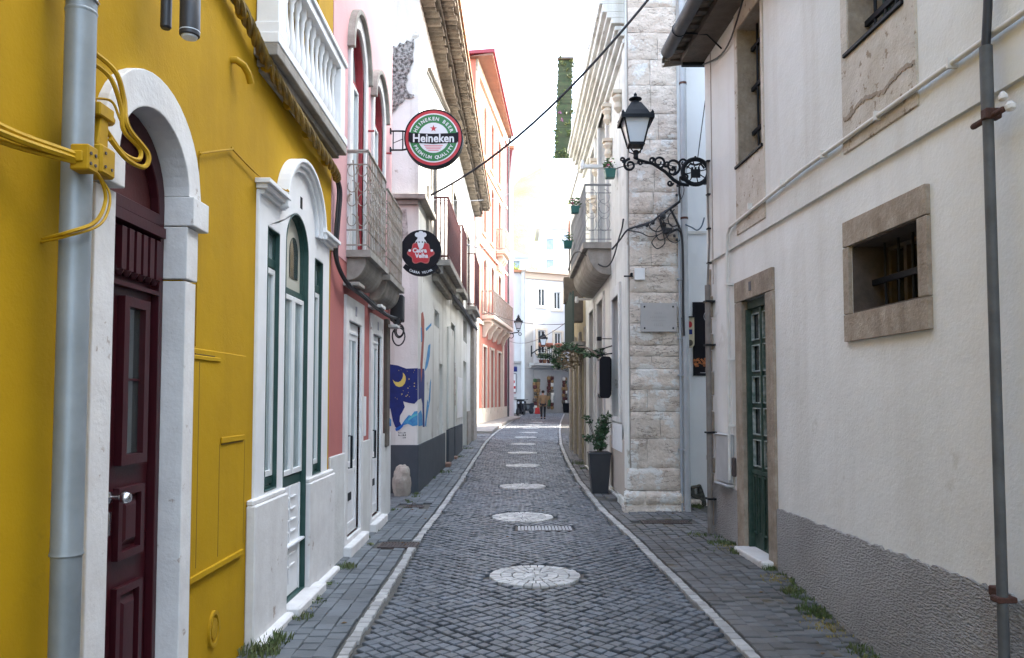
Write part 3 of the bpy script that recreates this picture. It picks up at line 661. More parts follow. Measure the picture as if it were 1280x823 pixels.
# ================================================================ PINK HOUSE
PK = thing('pink_house', 'narrow pink house with red arched upper windows and two iron balconies', 'house', (-1.65, 8.6, 0))
PE = 10.36
d1 = rect(7.64, 8.30, .21, 2.38); d2 = rect(8.98, 9.56, .20, 2.36)
a1 = arch(7.66, 8.38, 3.06, 5.12, 5.50); a2 = arch(8.92, 9.62, 3.06, 5.05, 5.40)
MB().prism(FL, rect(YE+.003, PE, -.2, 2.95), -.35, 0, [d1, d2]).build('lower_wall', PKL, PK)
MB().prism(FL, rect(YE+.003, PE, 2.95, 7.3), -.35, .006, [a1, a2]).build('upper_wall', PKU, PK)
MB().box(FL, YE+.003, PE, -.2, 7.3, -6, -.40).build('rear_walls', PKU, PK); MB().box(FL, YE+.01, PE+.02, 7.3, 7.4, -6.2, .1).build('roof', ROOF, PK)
for a, b, h_ in ((YE+.01, 7.50, 1.07), (8.42, 8.86, 1.13), (9.68, PE, 1.15)): MB().prism(FL, rect(a, b, -.2, h_), 0, .022).build('plinth', WHR, PK, .006)
for (dd, u0, u1, zt, lab) in ((d1, 7.50, 8.42, 2.62, ''), (d2, 8.86, 9.68, 2.59, '')):
    MB().prism(FL, rect(u0, u1, .0, zt), -.12, .028, [dd]).build('door_surround', WHP, PK, .006)
    MB().box(FL, u0, u1, -.1, .16, -.2, .10).build('doorstep', WHP, PK, .01)
    a, b = dd[0][0], dd[1][0]
    dr = MB().prism(FL, rect(a, b, .21, 2.38), -.10, -.02, [rect(a+.09, b-.09, .95, 2.2)]).box(FL, a+.06, b-.06, 2.26, 2.29, -.02, -.005).build('door', WHC, PK, .004)
    MB().box(FL, a+.08, b-.08, .94, 2.21, -.05, -.035).build('pane', GLS, dr)
    pm = MB(); 
    pm.prism(FL, rect(a+.1, b-.1, .3, .88), -.02, -.01, [rect(a+.14, b-.14, .34, .84)]); pm.box(FL, (a+b)/2-.02, (a+b)/2+.02, .95, 2.2, -.04, -.02); pm.build('moulding', WHC, dr, .003)
    hd = MB(); 
    
    hd.tube([FL(a+.12, .90, -.02), FL(a+.12, .90, .035), FL(a+.12, 1.22, .035), FL(a+.12, 1.22, -.02)], .013, 8)
    hd.build('handle', BLK, dr)
    MB().box(FL, a+.16, a+.32, .56, .64, -.01, -.004).build('letter_flap', BLK, dr)
    MB().box(FL, (u0+u1)/2-.03, (u0+u1)/2+.03, zt-.17, zt-.07, .028, .034).build('number_plate', mat('grey_number_tile', (.25, .25, .3), .5), PK, .002)
# tall red framed windows
for (aa, u0, u1, zc) in ((a1, 7.56, 8.50, 5.66), (a2, 8.82, 9.72, 5.55)):
    oo = arch(u0, u1, 3.0, 5.12, zc); MB().prism(FL, oo, -.1, .035, [aa]).build('window_surround', WHP, PK, .006)
    hm = MB(); r_ = (u1-u0)/2; cc = (u0+u1)/2
    hm.prism(FL, [(cc+(r_+.05)*math.cos(t), 5.12+(zc-5.08)*math.sin(t)) for t in [PI*k/16 for k in range(17)]]+[(cc+(r_-.01)*math.cos(t), 5.12+(zc-5.13)*math.sin(t)) for t in [PI*k/16 for k in range(16, -1, -1)]], 0, .08); hm.build('hood_mould', BALST, PK, .005)
    a, b = aa[0][0], aa[1][0]
    w_ = window(FL, PK, aa, .07, .04, REDF, GLS, bars=[((a+b)/2-.015, (a+b)/2+.015, 3.1, 4.98), (a, b, 4.98, 5.04)], lining=.03, inner=[rect(a+.045, (a+b)/2-.02, 3.12, 4.96), rect((a+b)/2+.02, b-.045, 3.12, 4.96)], imat=WHF)
# balconies
def iron_balcony(F, parent, u0, u1, z0, zt, w, slabmat, railmat, thick=.09, under=.2, nb=None, scroll=True, name='balcony', rr=.007):
    s = MB(); s.box(F, u0, u1, z0-thick, z0, 0, w+.04)
    s.prism(lambda a, b, c: F(c, b, a), [(0, z0-thick-under)]+[(w*(.12+.8*math.sin(k*PI/16)), z0-thick-under*math.cos(k*PI/16)) for k in range(9)]+[(0, z0-thick)], u0+.06, u1-.06)
    b = s.build(name, slabmat, parent, .006)
    r = MB()
    for z in (z0+.05, z0+.2, zt-.02, zt-.14): r.tube([F(u0+.01, z, 0), F(u0+.01, z, w), F(u1-.01, z, w), F(u1-.01, z, 0)], rr*1.2, 5)
    r.box(F, u0, u1, zt-.01, zt+.008, w-.012, w+.012).box(F, u0, u0+.02, zt-.01, zt+.008, 0, w)
    n = nb or int((u1-u0)/.1)
    for i in range(n+1):
        u = u0+.01+(u1-u0-.02)*i/n; r.tube([F(u, z0, w), F(u, zt, w)], rr, 5)
    for u in (u0+.01, u1-.01):
        for k in (1/2,): r.tube([F(u, z0, w*k), F(u, zt, w*k)], rr, 5)
    if scroll:
        for i in range(n):
            um = u0+.01+(u1-u0-.02)*(i+.5)/n; h = (u1-u0)/n*.42
            for zc, sg in ((z0+.34, 1), (z0+.50, -1), (zt-.34, 1), (zt-.2, -1)):
                r.tube([F(um+h*math.sin(t)*(1-.08*t/PI)*sg, zc+h*1.3*math.cos(t), w) for t in [2*PI*k/10*.85 for k in range(11)]], rr*.7, 4)
        for zc, sg in ((z0+.3, 1), (z0+.5, -1), (zt-.36, 1), (zt-.2, -1)):
            for wc in (w*.27, w*.77):
                h = w*.22; r.tube([F(u0+.01, zc+h*1.3*math.cos(t), wc+h*math.sin(t)*sg) for t in [2*PI*k/10*.85 for k in range(11)]], rr*.7, 4)
    r.build('railing', railmat, b)
    return b
iron_balcony(FL, PK, 7.55, 8.66, 3.07, 4.07, .21, BALST, RAILW, .07, .22, 12)
iron_balcony(FL, PK, 8.78, 9.95, 3.03, 4.02, .21, BALST, RAILW, .07, .22, 12)
MB().tube([FL(7.62, 3.12, .12), FL(7.58, 3.98, .06)], .008, 5).build('leaning_rod', RAILW, PK)
MB().tube([FL(10.05, 0.95, .05), FL(10.05, 2.6, .05)], .0, 4).box(FL, 9.86, 10.06, .98, 2.62, .0, .05).box(FL, 10.10, 10.2, .98, 2.62, 0, .03).build('timber_board', TIMB, PK, .006)
MB().box(FL, 8.53, 8.62, 1.18, 1.62, 0, .018).build('meter_cover', WHC, PK, .004)
for k, (u, v) in enumerate(((7.45, 2.70), (8.75, 2.64), (9.9, 2.52))): 
    MB().box(FL, u, u+.28, v, v+.035, 0, .16).build('bracket', PVC if k else BALST, PK, .003)
MB().tube([FL(8.5, 4.6, 0), FL(8.5, 4.6, .1)], .012, 6).tube([FL(9.75, 4.75, 0), FL(9.75, 4.75, .1)], .012, 6).tube([FL(8.55, 4.05, 0), FL(8.55, 4.05, .1)], .012, 6).build('drain_spout', REDF, PK)
# cable box hanging at the far corner
CB = thing('cable_box', 'black telephone cable box with looped leads on the pink corner', 'cable box', FL(10.3, 2.6, 0))
MB().box(FL, 10.16, 10.34, 2.62, 2.98, .03, .20).build('casing', BLKP, CB, .015)
q = MB()
for (a, b, r_) in ((10.25, 2.5, .09), (10.2, 2.42, .12), (10.3, 2.5, .07)):
    q.tube([FL(a+.02*math.sin(t*2), b+r_*math.cos(t), .14+r_*.7*math.sin(t)) for t in [2*PI*k/16 for k in range(15)]], .01, 6)
q.lathe(FL(10.1, 2.62, .12), [(.05, 0), (.05, .14)], 12, V3((0, 1, 0)))
q.build('cable_loops', BLKP, CB, smooth=True)

# ================================================================ ROUND SIGNS
BS = thing('round_sign', 'round red green white beer sign with black name band, bracketed to the pink corner', 'sign', (-1.052, 10.2, 5.085), 'round signs hung over the pavement')
G1 = Fr((-1.052, 10.2, 0), (1, 0, 0), (0, -1, 0)); zc = 5.085; zz = lambda u, v, w=0: G1(u, zc+v, w)
MB().prism(zz, circ(0, 0, .394, 56), -.07, .07, [circ(0, 0, .376, 56)]).build('rim', BLK, BS, .003)
MB().prism(zz, circ(0, 0, .377, 56), -.062, .062).build('light_box', CRIM, BS)
MB().prism(zz, circ(0, 0, .334, 56), .062, .0645).build('white_ring', WEN, BS)
MB().prism(zz, circ(0, 0, .318, 56), .0645, .067).build('green_ring', ENG, BS)
MB().prism(zz, circ(0, 0, .205, 56), .067, .0695).build('white_disc', WEN, BS)
MB().prism(zz, [(-.315, -.065), (0, -.085), (.315, -.065), (.318, .065), (0, .052), (-.318, .065)], .0695, .074).prism(zz, [(-.335, -.05), (-.30, -.07), (-.30, .07), (-.335, .08)], .069, .073).prism(zz, [(.335, -.05), (.30, -.07), (.30, .07), (.335, .08)], .069, .073).build('name_band', BEN, BS)
text_mb('Heineken', .158, zz, 0, -.060, .074, .0775, off=.0035, sx=.92).build('lettering', WEN, BS)
arc = text_mb('HEINEKEN BEER', .066, zz, 0, 0, .067, .0705, off=.0012, arc=(0, 0, .237, PI/2, 1, R(11.2)))
text_mb('PREMIUM QUALITY', .062, zz, 0, 0, .067, .0705, off=.0012, arc=(0, 0, .288, -PI/2, -1, R(9.2)), mb=arc).build('lettering', WEN, BS)
MB().prism(zz, [((.048 if k % 2 == 0 else .019)*math.sin(k*PI/5), .125+(.048 if k % 2 == 0 else .019)*math.cos(k*PI/5)) for k in range(10)], .0695, .072).build('star', CRIM, BS)
mb = MB()
for k, (a, b) in enumerate(((-.125, .125), (-.11, .11), (-.095, .095), (-.07, .07))): mb.box(zz, a, b, -.112-k*.022, -.100-k*.022, .0695, .071)
mb.build('small_print', mat('pale_red_print', (.62, .2, .22), .5), BS)
mb = MB()
for z in (.115, -.145): mb.tube([zz(-.60, z), zz(-.42, z), zz(-.36, z*.9)], .012, 8)
mb.tube([zz(-.55, .115), zz(-.55, -.145)], .008, 6).tube([zz(-.42, .115), zz(-.42, -.145)], .01, 6).tube([zz(-.55, -.05), zz(-.41, .01)], .005, 6)
for z in (.115, -.145): mb.box(zz, -.60, -.575, z-.035, z+.035, -.03, .03)
mb.tube([zz(-.14, .37), zz(-.14, .42), zz(-.16, .44)], .004, 5).tube([zz(.10, -.39), zz(.10, -.50)], .0035, 5)
mb.build('bracket', BLK, BS)

RS = thing('round_sign', 'round black restaurant sign with a chef goat head over a red crest', 'sign', (-1.235, 10.4, 3.6), 'round signs hung over the pavement')
G2 = Fr((-1.24, 10.4, 0), (1, .0, 0), (0, -1, 0)); z2 = 3.615; yy = lambda u, v, w=0: G2(u, z2+v, w)
MB().prism(yy, circ(0, 0, .275, 56), -.04, .04).build('light_box', BEN, RS, .004)
A = [R(222)+R(96)*k/20 for k in range(21)]
MB().prism(yy, [(.278*math.cos(a), .278*math.sin(a)) for a in A]+[(.355*math.cos(a)*.93, .355*math.sin(a)) for a in reversed(A)], -.03, .03).build('name_strip', BEN, RS, .003)
text_mb('CABRA VELHA', .046, yy, 0, 0, .030, .033, off=.0012, arc=(0, 0, .325, -PI/2, -1, R(5.4)), sx=.9).build('lettering', WEN, RS)
cr = [(.158*(1+.13*math.cos(6*t))*math.cos(t)*1.05, -.045+.142*(1+.13*math.cos(6*t))*math.sin(t)) for t in [2*PI*k/72 for k in range(72)]]
MB().prism(yy, cr, .040, .0425).build('crest_border', mat('dull_red_border', (.40, .09, .08), .5), RS)
MB().prism(yy, [(x*.91, -.045+(y+.045)*.91) for x, y in cr], .0425, .045).build('crest', CRIM, RS)
t_ = text_mb('Cabra', .082, yy, -.015, -.035, .045, .048, off=.003, sx=.95); text_mb('Velha', .082, yy, .012, -.108, .045, .048, off=.003, sx=.95, mb=t_); t_.build('lettering', WEN, RS)
gh = MB()
gh.prism(yy, [(-.045, .16), (-.05, .115), (-.042, .075), (-.03, .035), (-.012, .012), (.014, .012), (.032, .035), (.042, .075), (.05, .115), (.045, .16)], .045, .050)
gh.prism(yy, [(-.045, .125), (-.085, .085), (-.06, .135), (-.045, .145)], .045, .049).prism(yy, [(.045, .125), (.085, .085), (.06, .135), (.045, .145)], .045, .049)
for (a, b, r_) in ((-.048, .205, .032), (0, .222, .036), (.046, .205, .032)): gh.prism(yy, circ(a, b, r_, 20), .050+.001*a, .054+.001*a)
gh.prism(yy, rect(-.045, .045, .155, .205), .050, .0525)
MB().prism(yy, circ(-.150, -.01, .018, 14), .045, .049).build('hand', WEN, RS); MB().prism(yy, circ(.150, -.01, .018, 14), .045, .049).build('hand', WEN, RS)
gh.build('goat_head', WEN, RS)
MB().prism(yy, circ(-.022, .105, .010, 12), .050, .052).prism(yy, circ(.022, .105, .010, 12), .050, .052).build('eyes', BEN, RS)
MB().tube([yy(-.41, .05, 0), yy(-.27, .05, 0)], .012, 6).tube([yy(-.41, -.12, 0), yy(-.26, -.12, 0)], .012, 6).tube([yy(-.262, .3), yy(-.27, -.32)], .008, 6).build('bracket', BLK, RS)

# ================================================================ WHITE HOUSE (mural)
WB = thing('white_house', 'old white house with mural corner, grey dado and weedy tiled cornice', 'house', (-1.5, 18, 0))
WE = 27.0; w0y = 12.22
def fq(F, x0, x1, y0, y1, w=0):       # rectangle on frame from pixel extents
    a = F.q((x0+x1)/2, y0, w); b = F.q((x0+x1)/2, y1, w); u0 = F.q(x0, (y0+y1)/2, w)[0]; u1 = F.q(x1, (y0+y1)/2, w)[0]
    return rect(min(u0, u1), max(u0, u1), min(a[1], b[1]), max(a[1], b[1]))
sw = [fq(FW, 543, 549, 389, 409), fq(FW, 564, 568.5, 405, 421), fq(FW, 579, 583.5, 398, 428)]
drs = [fq(FW, 549, 553, 455, 602), fq(FW, 563.5, 567.5, 452, 585), fq(FW, 579, 583, 452, 572)]
sh2 = fq(FW, 571, 577, 472, 522)
MB().prism(FW, rect(w0y, WE, -.2, 8.3), -.4, 0, sw+[rect(13.9, 14.5, 4.3, 6.5), rect(18.2, 19.2, 4.3, 6.6), rect(23, 24.2, 4.4, 6.6)]+drs).build('wall', WHW, WB)
MB().prism(FE, rect(-7, -1.502, -.2, 8.5), -.35, 0).build('gable_wall', WHW, WB)
MB().box(FW, w0y+.4, WE, -.2, 8.3, -6, -.45).build('rear_walls', WHW, WB)
for r_ in sw: window(FW, WB, r_, .2, .03, TIMB, GLD)
for r_ in drs: MB().box(FW, r_[0][0], r_[1][0], r_[0][1], r_[2][1], -.3, -.12).build('door', WHW, WB)
MB().prism(FW, sh2, 0, .02).build('white_panel', WHC, WB)
# dado
dz = .80
MB().prism(FE, rect(-3.5, -1.499, -.2, .86), 0, .022).prism(FW, rect(w0y-.02, 16.6, -.2, .86), 0, .022).prism(FW, rect(17.0, 18.4, -.2, .90), 0, .06).prism(FW, rect(18.8, 21.2, -.2, .90), 0, .05).build('dado', NAVYD, WB, .004)
BRS = mat('brick_step', (.22, .13, .10), .9)
for a in (16.6, 18.4): MB().box(FW, a, a+.4, -.1, .2, -.05, .12).build('doorstep', BRS, WB, .01)
MB().box(FW, 23.5, 24.9, -.1, 1.2, 0, .05).build('pilaster', STNJ, WB, .01); MB().box(FW, 25.2, WE, -.1, 4.2, 0, .12).build('pilaster', STNJ, WB, .01)
MB().box(FW, 17.05, 18.3, .92, 3.2, 0, .05).build('pilaster', WHW, WB, .01); MB().box(FW, 18.9, 19.4, .92, 3.4, 0, .04).build('pilaster', WHW, WB, .01)
# ledge on the gable and its return
MB().prism(FE, [(-3.5, 4.78), (-1.50, 4.78), (-1.50, 4.86), (-3.5, 4.86)], 0, .14).box(FW, w0y-.14, 13.6, 4.77, 4.86, 0, .13).prism(FE, rect(-3.5, -1.5, 4.70, 4.775), 0, .07).build('ledge', BALST, WB, .008)
# floor band with the cable bundle
mbk = MB()
mbk.box(FW, w0y, WE, 3.98, 4.06, 0, .06); mbk.build('string_course', BALST, WB, .008)
cable([FW(w0y+.05, 4.08, .02), FW(13, 3.93, .12), FW(15, 3.95, .12), FW(18, 3.92, .12), FW(21, 3.98, .12), FW(24, 3.95, .12), FW(26.8, 4.0, .12)], .05, BLKP, 'thick black cable run along the white house below its balconies')
# stone rubble patch on the gable
rub = MB(); pts = pxpoly(FE, [(487, 62), (492, 58), (496, 60), (500, 54), (505, 56), (509, 51), (513, 53), (517.4, 49), (517.6, 60), (516, 68), (517, 77), (514, 82), (512, 90), (509, 94), (510, 100), (507, 106), (509, 113), (512, 118), (517.5, 119), (517.5, 122), (512, 124), (507, 123), (503, 129), (499, 131), (495, 138), (492, 140), (487, 147)])
rub.prism(FE, pts, 0, .02); RUBM = mat('bare_rubble', (.36, .34, .32), .95, (.07, .065, .06), 20, .95, 1, 22, bd=.06, contrast=(.44, .58)); rub.build('rubble_patch', RUBM, WB)
MB().prism(FE, pxpoly(FE, [(502, 262), (508, 262), (511, 300), (504, 300), (500, 285)]), 0, .006).build('soot_stain', mat('grey_stain', (.22, .21, .2), .95, (.6, .58, .55), 12, .8), WB)
MB().tube([FW(*FW.q(537, 87, .05), .05), FW(*FW.q(561, 140, .05), .05)], .04, 8).build('timber_strut', TIMB, WB)
# cornice of clay tiles along the street
cg = MB()
for row, (w_a, w_b, zt) in enumerate(((0, .24, 8.16), (.16, .50, 8.36))):
    u = w0y-.1
    while u < WE+.3:
        l = .17; 
        P = []
        r_ = .082
        arcp = [(r_*math.cos(t), r_*.8*math.sin(t)) for t in [PI+PI*k/6 for k in range(7)]]
        jw = random.uniform(-.03, .03)
        vs = [FW(u+a, zt+b+random.uniform(-.01, .01), w) for w in (w_a, w_b+jw) for a, b in arcp]+[FW(u+a, zt+b+.03, w) for w in (w_a, w_b+jw) for a, b in reversed(arcp)]
        n = 7
        fs = [(i, i+1, n+i+1, n+i) for i in range(n-1)]; cg.add(vs[:14], fs+[tuple(range(7, 14))])
        u += l
cg.box(FW, w0y-.15, WE+.3, 8.20, 8.24, 0, .30); cg.box(FW, w0y-.15, WE+.3, 8.38, 8.46, -.1, .56)
cg.build('tile_cornice', TILE, WB)
MB().hexa([FW(u, v+w*.0, w) for w, v in ((.6, 8.47), (-6, 10.6)) for v in (v, v+.08) for u in (w0y-.2, WE+.3)]).build('roof', ROOF, WB)
# windows and balconies of the upper floor
for r_ in (rect(13.9, 14.5, 4.3, 6.5), rect(18.2, 19.2, 4.3, 6.6), rect(23, 24.2, 4.4, 6.6)):
    window(FW, WB, r_, .12, .06, DRED, GLD, bars=[((r_[0][0]+r_[1][0])/2-.03, (r_[0][0]+r_[1][0])/2+.03, r_[0][1], r_[2][1])])
    MB().prism(FW, grow(r_, .14), -.05, .04, [r_]).build('window_surround', BALST, WB)
def small_balcony(u0, u1, z0, zt, w, railm, dense):
    b = MB().box(FW, u0, u1, z0-.12, z0, 0, w+.05).box(FW, u0+.05, u1-.05, z0-.26, z0-.12, 0, w*.7).box(FW, u0+.1, u1-.1, z0-.38, z0-.26, 0, w*.4).build('balcony', BALST, WB, .01)
    r = MB(); n = dense
    for z in (z0+.06, zt): r.box(FW, u0, u1, z-.015, z+.015, w-.02, w+.02).box(FW, u0, u0+.04, z-.015, z+.015, 0, w)
    for i in range(n+1):
        u = u0+.01+(u1-u0-.02)*i/n; r.box(FW, u-.012, u+.012, z0, zt, w-.012, w+.012)
    for k in range(4): r.box(FW, u0, u0+.024, z0, zt, w*k/4, w*k/4+.022)
    r.build('railing', railm, b)
small_balcony(14.0, 17.0, 4.15, 5.30, .30, DRED, 34); small_balcony(18.3, 19.8, 4.25, 5.75, .24, DRED, 12); small_balcony(23.2, 25.6, 4.40, 6.0, .26, DRED, 16)
MB().box(FW, 13.2, 13.9, 4.2, 5.3, 0, .05).build('shutter', BALST, WB)
# mural
mu = MB().prism(FE, [(-2.3, 1.33)]+pxpoly(FE, [(487, 455.5), (497, 457), (508, 461), (522.3, 460.5)])+pxpoly(FE, [(522.3, 500), (521, 502), (518, 505), (511, 504), (504, 502), (506, 509), (503, 515), (500, 520), (499.5, 527), (502.5, 533), (498, 537), (494, 534), (491, 526), (488, 511), (486, 511)]), .0, .004).build('mural', NAVY, WB)
MB().prism(FW, pxpoly(FW, [(522.6, 461), (530, 461), (530.5, 470), (530, 510), (530.5, 534), (528.5, 534), (528, 505), (526.5, 498), (523, 500)]), 0, .004).build('night_sky', NAVY, mu)
mo = [FE.q(x, y) for x, y in ((503.6, 466), (505.5, 468), (507, 471), (507.3, 475), (506, 479.5), (503, 483), (499, 484), (495, 482.5), (492.5, 479), (491, 475), (494, 477.5), (498, 478), (501, 476.5), (503, 473.5), (504, 470))]
MB().prism(FE, mo, .004, .007).build('crescent_moon', GOLD, mu)
st = MB(); random.seed(3)
for k in range(26):
    x = random.uniform(489, 521); y = random.uniform(462, 499); 
    if 489 < x < 509 and 465 < y < 486: continue
    c_ = FE.q(x, y); st.prism(FE, circ(c_[0], c_[1], random.choice((.004, .005, .009)), 6), .004, .0065)
st.build('stars', GOLD, mu)
MB().prism(FE, pxpoly(FE, [(502, 531), (506, 525), (511, 519), (514, 520), (518, 514.5), (522, 514), (522.2, 532), (516, 533), (510, 530), (504, 532)]), 0, .005).build('blue_wave', SKYB, mu)
MB().prism(FE, pxpoly(FE, [(486, 521), (489, 525), (489, 533), (487, 533)]), 0, .005).build('blue_wave', SKYB, mu)
MB().prism(FE, pxpoly(FE, [(510, 524), (516, 519), (522, 517), (522.2, 519), (516, 522), (511, 526)]), .005, .007).build('wave_light', mat('turquoise_mural_paint', (.10, .45, .5), .8), mu)
MB().prism(FE, pxpoly(FE, [(494, 536), (499, 533), (505, 529), (504, 533), (499, 538), (495, 539)]), .005, .007).build('wave_tail', mat('strong_blue_mural_paint', (.01, .10, .42), .8), mu)
bs_ = MB().prism(FW, pxpoly(FW, [(522.6, 517), (526, 513), (527.5, 519), (528, 532), (523, 533)]), 0, .004)
for P in ([(535.5, 432), (537.8, 430), (537, 446), (534, 459), (531, 464), (531.5, 458)], [(537.5, 478), (538.6, 474), (537.5, 500), (533.5, 523), (532.5, 520), (535.5, 505)], [(534, 500), (535, 503), (532.5, 534), (531, 532)], [(532, 411), (539, 404), (539, 407), (533, 414)], [(526, 410), (528, 408), (528, 426), (526.5, 428)]): bs_.prism(FW, pxpoly(FW, P), 0, .004)
bs_.build('blue_strokes', SKYB, mu)
MB().prism(FW, pxpoly(FW, [(526.6, 392), (528.5, 390), (530, 400), (530, 420), (528.5, 447), (527, 470), (526, 478), (525.5, 455), (527.5, 425), (526.5, 405)]), .0, .006).build('red_stroke', BRK, mu)
sg = MB(); 
for k in range(3):
    for i in range(7):
        c_ = FE.q(498+i*1.4, 541+k*3.1); sg.box(FE, c_[0], c_[0]+random.uniform(.006, .014), c_[1]-.012, c_[1]+random.uniform(-.004, .012), 0, .003) if not (k == 2 and i < 4) else None
sg.build('signature', BEN, mu)
mt = MB()
for k, ch in enumerate('EVARISTO'):
    c_ = FW.q(566.3, 461+k*6.6); text_mb(ch, .20, lambda a, b, w: FW(a, b, w), c_[0]-.02, c_[1], .05, .054, mb=mt, sx=1.6)
mt.build('faded_letters', mat('faded_red_letters', (.30, .14, .13), .9), WB)
# guard stone
random.seed(11)
def rock(name, c, sx, sy, sz, m, label, cat):
    bm = bmesh.new(); bmesh.ops.create_icosphere(bm, subdivisions=4, radius=1)
    from mathutils import noise
    for v in bm.verts:
        n = noise.fractal(v.co*1.6+V3((4, 2, 1)), .8, 2, 4)*.16; v.co *= 1+n
        v.co.x = math.copysign(abs(v.co.x)**.75, v.co.x); 
        if -.05 < v.co.z-.35 < .12: v.co.x *= .93; v.co.y *= .93
        v.co = V3((v.co.x*sx, v.co.y*sy, v.co.z*sz))
    me = bpy.data.meshes.new(name); bm.to_mesh(me); bm.free(); me.materials.append(m)
    for p in me.polygons: p.use_smooth = True
    o = bpy.data.objects.new(name, me); COL.objects.link(o); o.location = c; return tag(o, label, cat)
rock('guard_stone', (-1.70, 11.95, .28), .145, .14, .30, mat('grimy_guard_limestone', (.42, .38, .33), .9, (.28, .24, .20), 7, .8, .8, 30, bd=.02), 'rounded pale guard stone against the dark dado below the mural', 'guard stone')

# ================================================================ SALMON HOUSE
SB = thing('salmon_house', 'tall sunlit salmon house with cream window trims and overhanging eave', 'house', (-1, 43, 0))
s0, s1 = 36.4, 47.6; zt_ = 18.0
cols = [(599.5, 605), (608.5, 613.5), (617, 622.5)]
rows = []
op = []
bays = [(38.4, 39.5), (40.9, 42.1), (43.6, 44.9)]
lev = [(.9, 4.2, 0), (6.0, 8.7, 1), (10.0, 13.0, 1), (14.0, 16.6, 1)]
for a, b in bays:
    for v0, v1, ar in lev: op.append(arch(a, b, v0, v1-.35, v1) if ar else rect(a, b, v0, v1))
MB().prism(FS, rect(s0, s1, .1, zt_), -.4, 0, op).build('wall', SALM, SB)
MB().box(FS, s0+.3, s1, -.1, zt_, -8, -.45).hexa([FS(s0, v, w) for w in (-.42, -8) for v in (0, zt_) for s0 in (36.4, 36.7)]).build('rear_walls', SALM, SB)
MB().prism(FS, rect(s0, s1, .1, 1.1), 0, .06, []).box(FS, s0, s1, 5.25, 5.42, 0, .10).box(FS, s0, s1, 9.2, 9.35, 0, .10).box(FS, s0, s1, 13.4, 13.5, 0, .08).box(FS, s0, s0+.5, .1, zt_, 0, .09).box(FS, s1-2.0, s1-1.45, 1.0, zt_, 0, .07).box(FS, s0, s1, 17.4, 18, 0, .12).build('stone_trim', CREAM, SB)
tr = MB()
for o_ in op: tr.prism(FS, grow(o_, .11), 0, .08, [o_])
tr.build('window_surrounds', CREAM, SB)
MB().box(FS, s1-1.4, s1, .1, zt_, 0, .05).build('corner_pilaster', DREDP, SB)
for i, o_ in enumerate(op):
    window(FS, SB, o_, .15, .09, DRED if i % 4 == 0 else WHF, GLD, bars=[((o_[0][0]+o_[1][0])/2-.05, (o_[0][0]+o_[1][0])/2+.05, o_[0][1], o_[2][1]-.3)])
# eave and roof
MB().hexa([FS(u, v, w) for w in (0, 1) for v in (zt_, zt_+.12) for u, w in (((s0-.3, -.3), (s1+.2, -.3)) if w == 0 else ((s0-.3, .88), (s1+.2, .32)))]).build('eave_soffit', mat('brown_eave_boards', (.25, .14, .10), .8, (.16, .09, .07), 2, .6), SB)
MB().hexa([FS(u, v, w) for w in (0, 1) for v in (zt_+.12, zt_+.30) for u, w in (((s0-.35, -8), (s1+.25, -8)) if w == 0 else ((s0-.35, .98), (s1+.25, .42)))]).build('roof', mat('dark_red_fascia', (.28, .04, .06), .6), SB)
MB().tube([FS(s1-.1, zt_, .3), FS(s1, zt_-.2, .2), FS(s1+.05, zt_-.5, .12), FS(s1+.05, .2, .12)], .06, 8).build('downpipe', PIPEG, SB)
def stone_balcony(u0, u1, z0, zt, w, corb):
    b = MB().box(FS, u0, u1, z0-.2, z0, 0, w+.05).box(FS, u0+.1, u1-.1, z0-.35, z0-.2, 0, w*.75).build('balcony', CREAM, SB, .02)
    r = MB()
    for z in (z0+.08, zt): r.box(FS, u0, u1, z-.03, z+.03, w-.03, w+.03).box(FS, u0, u0+.05, z-.03, z+.03, 0, w)
    n = int((u1-u0)/.16)
    for i in range(n+1): u = u0+.02+(u1-u0-.04)*i/n; r.box(FS, u-.016, u+.016, z0, zt, w-.016, w+.016)
    for k in range(5): r.box(FS, u0, u0+.03, z0, zt, w*k/5, w*k/5+.03)
    r.build('railing', RAILW, b)
    if corb:
        for k in range(corb):
            u = u0+.4+(u1-u0-.8)*k/(corb-1); c = MB().prism(lambda a, q, c_: FS(c_, q, a), [(0, z0-1.1), (w*.25, z0-1.05), (w*.45, z0-.7), (w*.8, z0-.5), (w*.85, z0-.35), (0, z0-.35)], u-.13, u+.13).build('corbel', CREAM, b, .02)
stone_balcony(38.2, 45.8, 5.75, 6.95, .62, 5); stone_balcony(43.2, 45.2, 10.0, 11.2, .5, 3)
mb = MB(); mb.add([(-2.8, 30.5, .30), (-.80, 30.5, .30), (-.55, 35.5, .38), (-.2, 41, .42), (.5, 47, .46), (.2, 49.5, .47), (-2.8, 49.5, .47), (-2.8, 30.5, .05), (-.80, 30.5, .05), (-.55, 35.5, .05), (-.2, 41, .05), (.5, 47, .05), (.2, 49.5, .05), (-2.8, 49.5, .05)], [(0, 1, 2, 3, 4, 5, 6)]+[(i, i+1, i+8, i+7) for i in range(6)])
struct(mb.build('pavement', mat('pale_pavement_slabs', (.30, .27, .24), .85, (.22, .2, .18), 2, .7, .3, 20)))

